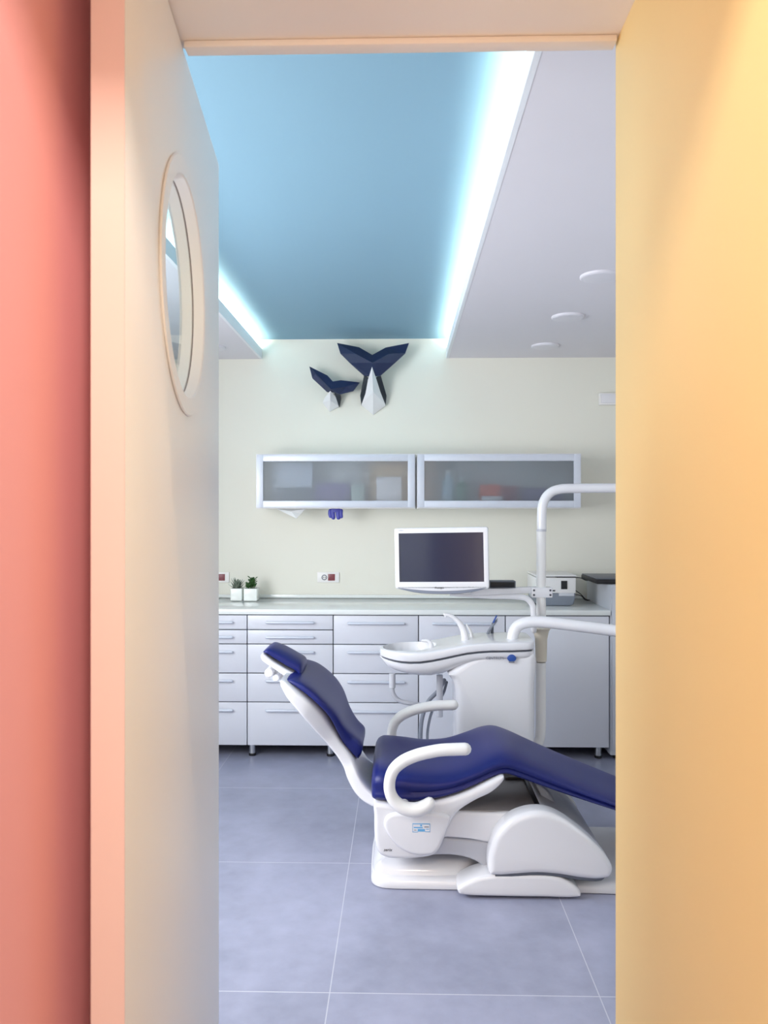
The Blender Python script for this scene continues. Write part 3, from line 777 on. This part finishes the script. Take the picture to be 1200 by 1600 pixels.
obj('basin', lathe(bc, (0, 0, -1), [(.1385, .004), (.132, .030), (.112, .054), (.086, .079), (.05, .093), (.001, .0965)], 48, capped=False), 'white', cu, angle=50)
# groove between tray and housing: thin dark seal
sm = []
for x in xs[2:-2]:
    sm.append(((x, UYc, interp(gtab, x)), (0, 0, 1), (0, 1, 0), hw(x)*.988, .0022, .0022, 6))
obj('seal', loft(sm, 40), 'dgrey', cu)
obj('bowl_housing', loft(st2, 48), 'white', cu)
body = [(P(x, y, UN).x, P(x, y, UN).z) for x, y in [(836, 1021), (800, 1022), (765, 1022), (740, 1026), (717, 1040), (705, 1050), (700.5, 1055), (703.5, 1060), (707.5, 1066), (711, 1075), (712.8, 1087), (713, 1110), (713, 1165)]]
body += [(P(713, 1100, UN).x, .2), (P(714, 1100, UN).x, .03), (P(720, 1100, UN).x, .012), (P(800, 1100, UN).x, .012), (P(833, 1100, UN).x, .012), (P(837, 1100, UN).x, .03), (P(837, 1100, UN).x, .3), (P(837, 1100, UN).x, .6)]
obj('body', slab(body, UN+.009, UYc+.165, .04, XZ, 6, 5), 'white', cu, angle=50)
obj('base_foot', box(PX(722, UN), PX(832, UN), UN+.03, UYc+.14, 0, .02, .004), 'dgrey', cu)
# taps
def pu(x, y, Y): return P(x, y, Y)
tz = interp(ttab, PX(725, UYc))
tap = obj('tap', tube([pu(727, 1004, 3.9), pu(726, 992, 3.9), pu(722, 980, 3.9), pu(714, 969, 3.9), pu(704, 962, 3.9), pu(695, 960, 3.9)], [.021, .019, .016, .012, .0095, .0075], 18, 6), 'white', cu)
obj('nozzle', cyl(pu(696, 960, 3.9), (0, 0, -1), .006, .014, 14, .001), 'white', tap)
obj('tap_lever', tube([pu(738, 1003, 3.97), pu(736, 988, 3.97), pu(729, 976, 3.97)], [.010, .008, .004], 12, 5), 'offwh', cu)
tap2 = obj('rinse_tap', tube([pu(674, 1014, 3.86), pu(673, 1006, 3.86), pu(668.5, 1001.5, 3.86), pu(660, 1001, 3.86)], [.0135, .012, .009, .0065], 16, 6), 'white', cu)
obj('collar', lathe(pu(674, 1020, 3.86), (0, 0, 1), [(.018, -.004), (.018, .012), (.016, .016), (.011, .019)], 24), 'white', tap2)
# raised oval tray on top and hoses of the suction handpieces
obj('instrument_rest', lathe((PX(755, 3.95), 3.95, PZ(1004, 3.95)), (0, 0, 1), [(.085, -.012), (.085, .006), (.08, .010), (.07, .010), (.062, .003)], 40), 'white', cu)
hp = obj('handpiece', tube([pu(760, 1000, 4.03), pu(764, 986, 4.03), pu(771, 976, 4.03), pu(776, 970, 4.03)], [.008, .008, .006, .005], 12, 5), 'hose', cu)
obj('tip', tube([pu(771, 972, 4.02), pu(776, 962, 4.02)], [.0055, .0035], 10, 1), 'bluebadge', hp)
hp = obj('handpiece', tube([pu(769, 1000, 4.05), pu(769, 984, 4.05), pu(770, 974, 4.05)], [.009, .008, .006], 12, 5), 'dgrey', cu)
obj('tip', tube([pu(770, 976, 4.04), pu(777, 967, 4.04)], [.004, .003], 10, 1), 'hose', hp)
# drain, post and hoses under the bowl
dr = obj('drain_pipe', tube([pu(613, 1062, 3.93), pu(613, 1075, 3.93), pu(615, 1085, 3.93), pu(623, 1094, 3.93), pu(640, 1099, 3.93), pu(668, 1102, 3.95), pu(700, 1104, 3.98)], .011, 14, 6), 'grey', cu)
obj('drain_cup', cyl(pu(613, 1075, 3.93), (0, 0, 1), .0165, .075, 20, .003), 'lightg', dr)
obj('post', cyl(pu(687, 1120, 3.93), (0, 0, 1), .0165, .215, 20, .002), 'grey', cu)
obj('hose', tube([pu(694, 1063, 4.0), pu(686, 1078, 4.0), pu(670, 1095, 4.0), pu(660, 1120, 4.0), pu(657, 1150, 4.0), pu(660, 1185, 4.02), pu(690, 1215, 4.05), pu(716, 1225, 4.05)], .011, 12, 6), 'hose', cu)
obj('hose', tube([pu(698, 1066, 4.02), pu(692, 1085, 4.02), pu(678, 1105, 4.02), pu(670, 1130, 4.02), pu(668, 1160, 4.02), pu(676, 1195, 4.04), pu(700, 1215, 4.06), pu(716, 1220, 4.06)], .007, 12, 6), 'hose', cu)
# emblem and lettering on the front
e = P(799.5, 1029, UN)
ey = UN-.003
em = obj('emblem', slab([(e.x-.022, e.z), (e.x-.012, e.z+.017), (e.x+.004, e.z+.020), (e.x+.017, e.z+.012), (e.x+.022, e.z), (e.x+.014, e.z-.012), (e.x, e.z-.013), (e.x-.012, e.z-.012)], ey, ey+.012, .0005, XZ, 2, 2), 'bluebadge', cu)
obj('emblem_base', box(e.x-.013, e.x+.013, ey, ey+.012, e.z-.0205, e.z-.0138, .001), 'ink', em)
obj('lettering', text_bm('CENTRUM', .0185, (P(759, 1028.5, UN).x, ey+.0025, P(759, 1028.5, UN).z)), 'ink', cu, smooth=False)
# pole with curved lamp arm
PY = 4.02
def pp(x, y, Y=PY): return P(x, y, Y)
pl = obj('pole', tube([pp(845.5, 1012), pp(845.5, 930), pp(845.8, 828)], .0245, 24, 1, round_end=False), 'offwh', cu)
obj('upper_arm', tube([pp(846.3, 829), pp(846.5, 805), pp(848, 789), pp(853, 777), pp(863, 768), pp(876, 764), pp(900, 763), pp(962, 762.5), pp(1100, 762), pp(1180, 762)], .0245, 24, 6), 'white', cu)
obj('collar', ring(pp(845.8, 828), (0, 0, 1), .0242, .0262, -.008, .004, 32, .001), 'grey', pl)
obj('sleeve', lathe(pp(845.5, 1034), (0, 0, 1), [(.022, 0), (.028, .004), (.03, .06), (.032, .12), (.04, .16), (.05, .175), (.03, .178)], 28), 'beige', cu)
obj('lower_column', tube([pp(845, 1035), pp(845, 1100), pp(844.5, 1145), pp(842, 1158), pp(833, 1168), pp(815, 1173)], .026, 20, 6, round_end=False), 'offwh', cu)
# clamp with four screws, flat bar and tube that carry the monitor
cl = P(845.3, 925, PY)
k = obj('clamp', box(cl.x-.054, cl.x+.054, PY-.034, PY+.034, cl.z-.026, cl.z+.026, .004), 'white', cu)
for dx in (-.042, .042):
    for dz in (-.012, .012): obj('screw', cyl((cl.x+dx, PY-.0335, cl.z+dz), (0, -1, 0), .0055, .003, 12, .0006), 'dink', k)
q0, q1 = P(738, 925, 3.92), P(832, 921.5, PY)
b = bmesh.new()
bb = box(-.006, (q1-q0).length, -.022, .022, -.0165, .0165, .005)
bmesh.ops.transform(bb, matrix=Matrix.Translation(q0) @ (q1-q0).to_track_quat('X', 'Z').to_matrix().to_4x4(), verts=bb.verts[:])
obj('monitor_bar', bb, 'white', cu)
obj('monitor_mount', tube([P(690, 880, 3.925), P(700, 905, 3.95), P(715, 922, 3.94), P(745, 925, 3.93)], [.03, .026, .022, .018], 14, 5, flat=.6), 'offwh', cu)
obj('support_tube', tube([P(705, 929, 3.93), P(760, 932, 3.95), P(805, 932.5, 3.97), P(822, 935, 3.97), P(831, 944, 3.97), P(833.5, 956, 3.97), P(834, 985, 3.97)], [.008, .012, .0145, .0155, .0155, .0155, .0155], 16, 6), 'white', cu)
# delivery arm
da = obj('delivery_arm', tube([P(800, 1003, 3.87), P(802, 990, 3.87), P(808, 979, 3.87), P(820, 973, 3.86), P(838, 971.5, 3.85), P(865, 973.5, 3.83), P(910, 979, 3.8), P(962, 985.5, 3.77), P(1060, 996, 3.7)], .0285, 20, 6), 'white', cu)
obj('collar', lathe(P(800, 1006, 3.87), (0, 0, 1), [(.045, -.012), (.045, .006), (.038, .014), (.028, .018)], 28), 'white', da)

# ================================================================== THINGS ON THE WORKTOP
def on_top(px, y): return P(px, 930, y).x
# grey and white desktop device
y0, y1 = 4.80, 5.12
xa, xb = P(838, 940, y0).x, P(899.5, 940, y0).x
zg, zw, zt2 = PZ(926.5, y0), PZ(899.5, y0, 880), PZ(896, y0)
dvc = thing('sealing_device', ((xa+xb)/2, (y0+y1)/2, TOPZ), 'white and grey desktop device behind the white pole on the worktop', 'device')
obj('base', slab([(xa, zg), (xb, zg), (xb-.004, (zg+TOPZ)/2), (xb-.012, TOPZ+.012), (xb-.03, TOPZ+.001), (xa+.02, TOPZ+.001), (xa+.004, TOPZ+.012)], y0, y1, .008, XZ, 3, 1), mat('slate_grey_plastic', (126, 134, 146), .35), dvc)
obj('housing', box(xa-.004, xb+.002, y0+.004, y1-.004, zg+.001, zw-.012, .004), 'offwh', dvc)
obj('lid', box(xa-.004, xb+.003, y0-.004, y1, zw-.006, zw+.004, .003), 'offwh', dvc)
obj('lid_slot', box(P(870, 900, y0).x, xb+.001, y0+.0015, y1-.02, zw-.0125, zw-.006), 'black', dvc)  # black strip between housing and lid
obj('display', box(P(877, 900, y0).x, P(886.5, 900, y0).x, y0-.0005, y0+.006, PZ(920, y0), PZ(907, y0), .001), 'black', dvc)
obj('label_plate', box(P(873, 900, y0).x, P(897, 900, y0).x, y0-.003, y0+.006, PZ(930.5, y0), zg+.002, .0015), 'lightg', dvc)
obj('button', box(P(862, 900, y0).x, P(867.5, 900, y0).x, y0+.001, y0+.006, PZ(923.5, y0), PZ(921.5, y0), .0006), 'black', dvc)
# black box resting on the monitor bar
a, c = P(764.5, 918, 3.93), P(806, 908, 3.93)
bz = max(q0.z, q1.z)+.0172
bx = thing('control_box', ((a.x+c.x)/2, 3.96, bz), 'low black box resting on the white bar right of the monitor', 'device')
obj('body', box(a.x, c.x, 3.93, 4.0, bz, c.z, .003), 'dgrey', bx)
obj('front_panel', box(a.x+.006, c.x-.006, 3.928, 3.932, bz+.004, c.z-.005, .001), 'black', bx)
# grey cabinet standing at the end of the worktop, black tablet lying on it
gx = P(953.5, 930, 4.6).x
ap = thing('appliance', (gx+.27, 4.9, 0), 'tall pale grey appliance standing at the right end of the worktop', 'appliance')
gz1 = PZ(914.5, 4.6, 955)
obj('body', box(gx, gx+.54, 4.60, 5.18, .03, gz1, .008), 'lightg', ap)
obj('front_door', box(gx+.008, gx+.532, 4.585, 4.602, .06, gz1-.012, .004), 'lightg', ap)
for dx in (.05, .49):
    for yy in (4.66, 5.12): obj('foot', cyl((gx+dx, yy, 0), (0, 0, 1), .02, .034, 16, .002), 'black', ap)
tb = thing('tablet', (gx+.2, 4.85, gz1), 'flat black device lying on the grey appliance at the right', 'device')
tx0 = P(919.5, 905, 4.86).x
obj('body', box(tx0, gx+.36, 4.66, 5.06, gz1+.001, gz1+.028, .006), 'black', tb)
obj('lid', box(tx0+.004, gx+.356, 4.664, 5.056, gz1+.0282, gz1+.034, .002), 'dgrey', tb)
for lab, pts in (('thin black cable from the desktop device up to the flat black device', [(899, 902.5, 5.0), (907, 903, 5.0), (915, 906.5, 4.98), (921, 906.8, 4.95)]),
                 ('thin black cable sagging behind the desktop device onto the worktop', [(898, 922, 5.05), (907, 928, 5.06), (915, 936, 5.08), (922, 941, 5.09)]),
                 ('second thin black cable lying beside the sagging one on the worktop', [(898, 929, 5.04), (908, 931, 5.05), (914, 937, 5.07), (919, 941.5, 5.08)])):
    q = [P(*p) for p in pts]
    for v in q: v.z = max(v.z, TOPZ+.003)
    tag(obj('cable', tube(q, .0028, 8, 6), 'black'), lab, 'cable', 'cables behind the device')

# ================================================================== DENTAL CHAIR
YC = 3.27
ch = thing('dental_chair', (.35, YC, 0), 'navy dental treatment chair with white shell and base on the tiled floor', 'dental chair')
# --- seat and leg rest
X_  = [-.122, -.117, -.105, -.08, 0, .1, .2, .29, .36, .41, .47, .56, .7, .9, 1.15, 1.32, 1.335]
ZT  = [.420, .455, .478, .490, .482, .464, .466, .494, .520, .526, .510, .470, .408, .326, .226, .158, .14]
ZB  = [.355, .335, .328, .325, .322, .335, .362, .398, .428, .438, .418, .385, .338, .275, .190, .130, .13]
HW  = [.20, .255, .272, .282, .288, .288, .284, .276, .268, .262, .256, .250, .242, .232, .22, .20, .15]
st = []
for x, a, b_, w in zip(X_, ZT, ZB, HW):
    c = b_+(a-b_)*.42
    st.append(((x, YC, c), (0, 0, 1), (0, 1, 0), w, a-c, c-b_, 3.2))
def resample(st, n):
    out = []
    C_ = catmull([Vector((s[0][0], s[0][2], 0)) for s in st], n)
    A_ = catmull([Vector((s[3], s[4], s[5])) for s in st], n)
    for p, q in zip(C_, A_): out.append(((p.x, YC, p.y), (0, 0, 1), (0, 1, 0), max(q.x, .01), max(q.y, .004), max(q.z, .004), 3.2))
    return out
obj('seat', loft(resample(st, 4), 72, groove=.05, dish=lambda t: interp([(0, .3), (.25, .3), (.45, .12), (.6, 0)], t)), 'navy', ch, angle=60)
# --- backrest cushion
bk = [((441, 1063.5), (443, 1060), .17), ((447, 1066), (453, 1060.5), .215), ((467.5, 1079), (477, 1070), .24), ((494.5, 1101), (504, 1093), .25), ((514, 1122), (524, 1113), .225), ((528, 1147), (540, 1137), .175), ((538, 1164), (554, 1151), .145), ((550, 1178), (566, 1162), .138), ((556, 1184), (567, 1171), .13), ((559, 1186), (565, 1178), .10)]
st = []
for r_, f_, w in bk:
    yn = YC-w
    R_, Fv = P(*r_, yn), P(*f_, yn); d = Fv-R_
    if d.length < .006: d = d.normalized()*.006
    st.append(((R_.x+d.x*.45, YC, R_.z+d.z*.45), d, (0, 1, 0), w, d.length*.66, d.length*.66, 3.6))
C_ = catmull([Vector((s[0][0], s[0][2], 0)) for s in st], 5); U_ = catmull([s[1].normalized() for s in st], 5); A_ = catmull([Vector((s[3], s[4], s[5])) for s in st], 5)
st = [((c.x, YC, c.y), u, (0, 1, 0), a.x, a.y, a.z, 3.6) for c, u, a in zip(C_, U_, A_)]
obj('backrest', loft(st, 64, dish=lambda t: .35), 'navy', ch, angle=60)
# --- white shell behind the backrest, running down to the seat hinge
def shell_k(z): return interp([(.30, .75), (.38, .68), (.46, .62), (.55, .64), (.60, .77), (.66, .92), (.72, 1.04), (.78, 1.02), (.84, .9)], z)
pairs = [((437, 1066), (440, 1061)), ((437.5, 1074), (446, 1063)), ((447, 1094.5), (463, 1076)), ((467.5, 1120), (485, 1093)), ((488, 1143.5), (506, 1114)), ((508, 1164), (523, 1140)), ((525, 1184), (535, 1161)), ((535, 1201), (550, 1181)), ((541, 1219), (558, 1200)), ((552, 1240), (568, 1220)), ((565, 1254), (579, 1233)), ((584, 1264), (594, 1245)), ((598, 1267), (606, 1250))]
st = []
for o_, i_ in pairs:
    k = .9
    for _ in range(4):
        qo, qi = P(*o_, YC-.24*k), P(*i_, YC-.24*k); k = shell_k((qo.z+qi.z)/2)
    st.append(((qo+qi)/2, qi-qo, .245*k, (qi-qo).length/2))
C_ = catmull([Vector((c.x, YC, c.z)) for c, u, w, h in st], 5); U_ = catmull([u.normalized() for c, u, w, h in st], 5); A_ = catmull([Vector((w, h, 0)) for c, u, w, h in st], 5)
obj('back_shell', loft([(c, u, (0, 1, 0), a.x, a.y, a.y, 5.5) for c, u, a in zip(C_, U_, A_)], 72), 'white', ch, angle=60)
# --- headrest
hw_ = .10
rear = [(409, 1021), (413, 1022.5), (427, 1032), (445.5, 1043.5), (461, 1052.5), (466, 1057.5), (468, 1060)]
thick = [.008, .030, .046, .05, .048, .034, .012]
st = []
for i, (r_, th) in enumerate(zip(rear, thick)):
    R_ = P(*r_, YC-hw_); n_ = Vector((.53, 0, .85)).normalized()
    w = hw_*(.8 if i in (0, 6) else 1)
    st.append(((R_.x+n_.x*th*.4, YC, R_.z+n_.z*th*.4), n_, (0, 1, 0), w, th*.6, th*.4, 2.7))
C_ = catmull([Vector((s[0][0], s[0][2], 0)) for s in st], 5); A_ = catmull([Vector((s[3], s[4], s[5])) for s in st], 5)
hd = obj('headrest', loft([((c.x, YC, c.y), (.53, 0, .85), (0, 1, 0), a.x, max(a.y, .003), max(a.z, .003), 2.7) for c, a in zip(C_, A_)], 40), 'navy', ch, angle=60)
hb = [(407.6, 1023.6), (408.4, 1031), (413.5, 1036), (430, 1047), (450.6, 1060.8), (459, 1063.8), (467, 1061.5), (469, 1058), (461, 1053.5), (445.6, 1045), (427, 1033.5), (410.5, 1021.5)]
obj('headrest_tray', slab(pxl(hb, YC-hw_), YC-hw_-.004, YC+hw_+.004, .01, XZ, 4, 4), 'white', hd)
for (x, y, r) in ((420.5, 1051.3, .0185), (431.6, 1059.2, .0142)):
    q = P(x, y, YC-.06); obj('knob', cyl((q.x, YC-.07, q.z), (0, 1, 0), r, .14, 28, .004), 'white', hd)
q = P(441, 1063, YC-.05)
obj('headrest_stem', tube([(q.x-.002, YC, q.z), P(433, 1055, YC), P(425, 1048, YC), P(430, 1044, YC)], .012, 14, 4), 'offwh', hd)
# --- armrests
arm = [(727, 1170.5), (710, 1171), (690, 1172), (672, 1175), (650, 1180.5), (629, 1190), (615, 1203), (609, 1220), (609.5, 1237), (617, 1252), (632, 1262.5), (650, 1265), (664, 1260), (671, 1255)]
def armrest(sgn):
    Y = YC+sgn*.335
    pts = [Vector((P(x, y, YC-.335).x, Y, P(x, y, YC-.335).z)) for x, y in arm]
    a = obj('armrest', tube(pts, [.0235]*4+[.0235, .0235, .0228, .022, .0225, .024, .0265, .027, .0255, .023], 22, 6, flat=1.1, side=(0, 0, 1)), 'offwh', ch)
    obj('arm_pivot', cyl((pts[10].x, Y-sgn*.012, pts[10].z), (0, -sgn, 0), .016, .07, 18, .002), 'offwh', a)
    return a
armrest(-1); armrest(1)
# --- seat pan, side cover, sticker
pan = [(585, 1258), (584.5, 1275), (586, 1316), (592, 1334), (606, 1341.5), (630, 1343), (655, 1341.5), (677, 1337), (687, 1327), (694, 1311), (701, 1293), (714, 1271), (742, 1252), (770, 1238), (788, 1219), (787, 1213), (760, 1224), (735, 1236), (700, 1248), (660, 1256), (620, 1258)]
obj('seat_pan', slab(pxl(pan, YC-.285), YC-.288, YC+.288, .018, XZ, 5, 4), 'white', ch, angle=60)
cov = [(600, 1292), (601.5, 1280), (610, 1272.5), (640, 1270), (680, 1270), (703, 1276), (700, 1292), (694, 1308), (687, 1324), (677, 1334.5), (660, 1337), (643, 1335), (626, 1327), (610, 1311)]
sc = obj('side_cover', slab(pxl(cov, YC-.3), YC-.304, YC-.27, .014, XZ, 5, 4), 'white', ch, angle=60)
def spt(u, v): return P(u, v, YC-.3055)
sy = YC-.3045
def srect(u0, v0, u1, v1, m, name, th=.0006, par=None):
    a_, c_ = spt(u0, v1), spt(u1, v0)
    return obj(name, box(a_.x, c_.x, sy-th, sy+.001, a_.z, c_.z), m, par, smooth=False)
stk = srect(644.5, 1287.3, 672, 1300.3, 'white', 'sticker', .0004, sc)
for u0, v0, u1, v1, m in ((644.5, 1287, 672, 1288, 'sky_ink'), (644.5, 1299.6, 653, 1300.4, 'sky_ink'), (664, 1299.3, 672, 1300.1, 'sky_ink'), (644.5, 1287.3, 645.2, 1300, 'sky_ink'), (671.4, 1287.3, 672.1, 1300, 'sky_ink'),
                         (656.5, 1288.6, 659.5, 1291.4, 'sky_ink'), (646.5, 1292.3, 660.5, 1294.2, 'sky_ink'), (663, 1291.6, 670, 1293, 'ink'), (652.5, 1295.4, 664, 1299.4, 'sky_ink'), (646.8, 1296.6, 651, 1297.6, 'ink'), (665.5, 1295, 670, 1296, 'sky_ink')):
    srect(u0, v0, u1, v1, m, 'print', .0008, stk)
obj('lettering', text_bm('zerix', .0165, (P(599, 1330, YC-.3).x, YC-.2885, P(599, 1330, YC-.3).z), shear=.2), 'dink', ch, smooth=False)
# --- lifting arm, added deck plate with the seat's shade in its colour
la = [(680, 1268), (715, 1269), (770, 1271), (806, 1272), (806, 1290), (800, 1318), (770, 1318), (735, 1312), (700, 1309), (680, 1308)]
obj('lift_cover', slab(pxl(la, YC-.25), YC-.25, YC+.25, .012, XZ, 4, 3), 'white', ch, angle=60)
lb = [(640, 1305), (700, 1310), (735, 1313), (785, 1320), (800, 1335), (785, 1365), (770, 1372), (758, 1358), (742, 1346), (714, 1338), (680, 1337), (640, 1340)]
obj('lift_arm', slab(pxl(lb, YC-.24), YC-.238, YC+.238, .012, XZ, 4, 3), 'grey', ch, angle=60)
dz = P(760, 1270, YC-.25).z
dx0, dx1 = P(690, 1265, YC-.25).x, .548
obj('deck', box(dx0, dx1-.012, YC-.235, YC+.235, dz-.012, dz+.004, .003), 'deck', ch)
b = box(dx1-.014, dx1+.006, YC-.24, YC+.14, dz-.01, dz+.012, .004); box(dx1-.09, dx1+.006, YC+.12, YC+.14, dz-.01, dz+.012, .004, bm=b)
obj('rubber_edge', b, 'black', ch)
# --- rear housing: two humped side covers with a lower middle
hump = [(765, 1366), (763, 1347), (767, 1326), (778, 1301), (798, 1281), (824, 1270.5), (850.5, 1269), (875, 1277), (906.5, 1298), (934.5, 1323), (952, 1344), (958.5, 1360), (954, 1371), (938, 1375.5), (910, 1374), (875, 1368.5), (840, 1366), (805, 1368), (777, 1369.5)]
hp_ = pxl(hump, YC-.335)
obj('hump_cover', slab(hp_, YC-.34, YC-.235, .026, XZ, 6, 4), 'white', ch, angle=60)
obj('hump_cover', slab(hp_, YC+.34, YC+.235, .026, XZ, 6, 4), 'white', ch, angle=60)
mid = [(x if x > .56 else .56+(x-.56)*.1, z_*.93+.004) for x, z_ in hp_]
obj('motor_housing', slab(mid, YC-.236, YC+.236, .02, XZ, 4, 4), 'grey', ch, angle=60)
obj('leg_support', slab(pxl([(836, 1224), (850, 1230), (872, 1262), (874, 1287), (852, 1287), (849, 1252)], YC-.1), YC-.1, YC+.1, .012, XZ, 4, 3), 'grey', ch)
seam = [(777, 1364), (805, 1362.5), (840, 1360.5), (875, 1363), (910, 1368.5), (936, 1370), (948, 1368), (940, 1376.5), (910, 1376), (875, 1370.5), (840, 1368), (805, 1370), (774, 1371.5)]
obj('seam', slab(pxl(seam, YC-.33), YC-.328, YC-.22, .002, XZ, 2, 3), 'dgrey', ch)
# --- base plate and feet
def plan(pts): return [(P(x, y, 1).x, y) for x, y in pts]
bp = [(-.125, 3.12), (-.118, 3.055), (-.085, 3.02), (-.03, 3.01), (.1, 3.008), (.22, 3.006), (.5, 3.0), (.72, 2.992), (1.0, 2.99), (1.08, 3.02), (1.1, 3.1), (1.1, 3.27), (1.1, 3.45), (1.06, 3.53), (.9, 3.55), (.5, 3.55), (.1, 3.545), (-.06, 3.535), (-.115, 3.49), (-.127, 3.40), (-.128, 3.25)]
obj('base_plate', slab(bp, .002, .042, .004, XY, 4, 4, r2=.026), 'white', ch, angle=60)
bp2 = [(-.118, 3.12), (-.10, 3.06), (-.05, 3.045), (.05, 3.04), (.16, 3.04), (.25, 3.055), (.32, 3.12), (.36, 3.2), (.36, 3.3), (.36, 3.42), (.3, 3.48), (.1, 3.49), (-.06, 3.485), (-.105, 3.44), (-.12, 3.36), (-.121, 3.25)]
obj('base_cover', slab(bp2, .02, .085, .004, XY, 6, 4, r2=.06), 'white', ch, angle=60)
ft = [(715, 1389), (717, 1397), (724, 1399.5), (784, 1402), (850, 1403), (900, 1403.5), (907.5, 1401), (908, 1396), (902, 1387), (889, 1378), (874, 1371), (850, 1367.5), (800, 1367.5), (768, 1368), (748, 1371.5), (728, 1379.5)]
obj('base_foot', slab(pxl(ft, YC-.33), YC-.332, YC-.2, .016, XZ, 5, 4), 'white', ch, angle=60)
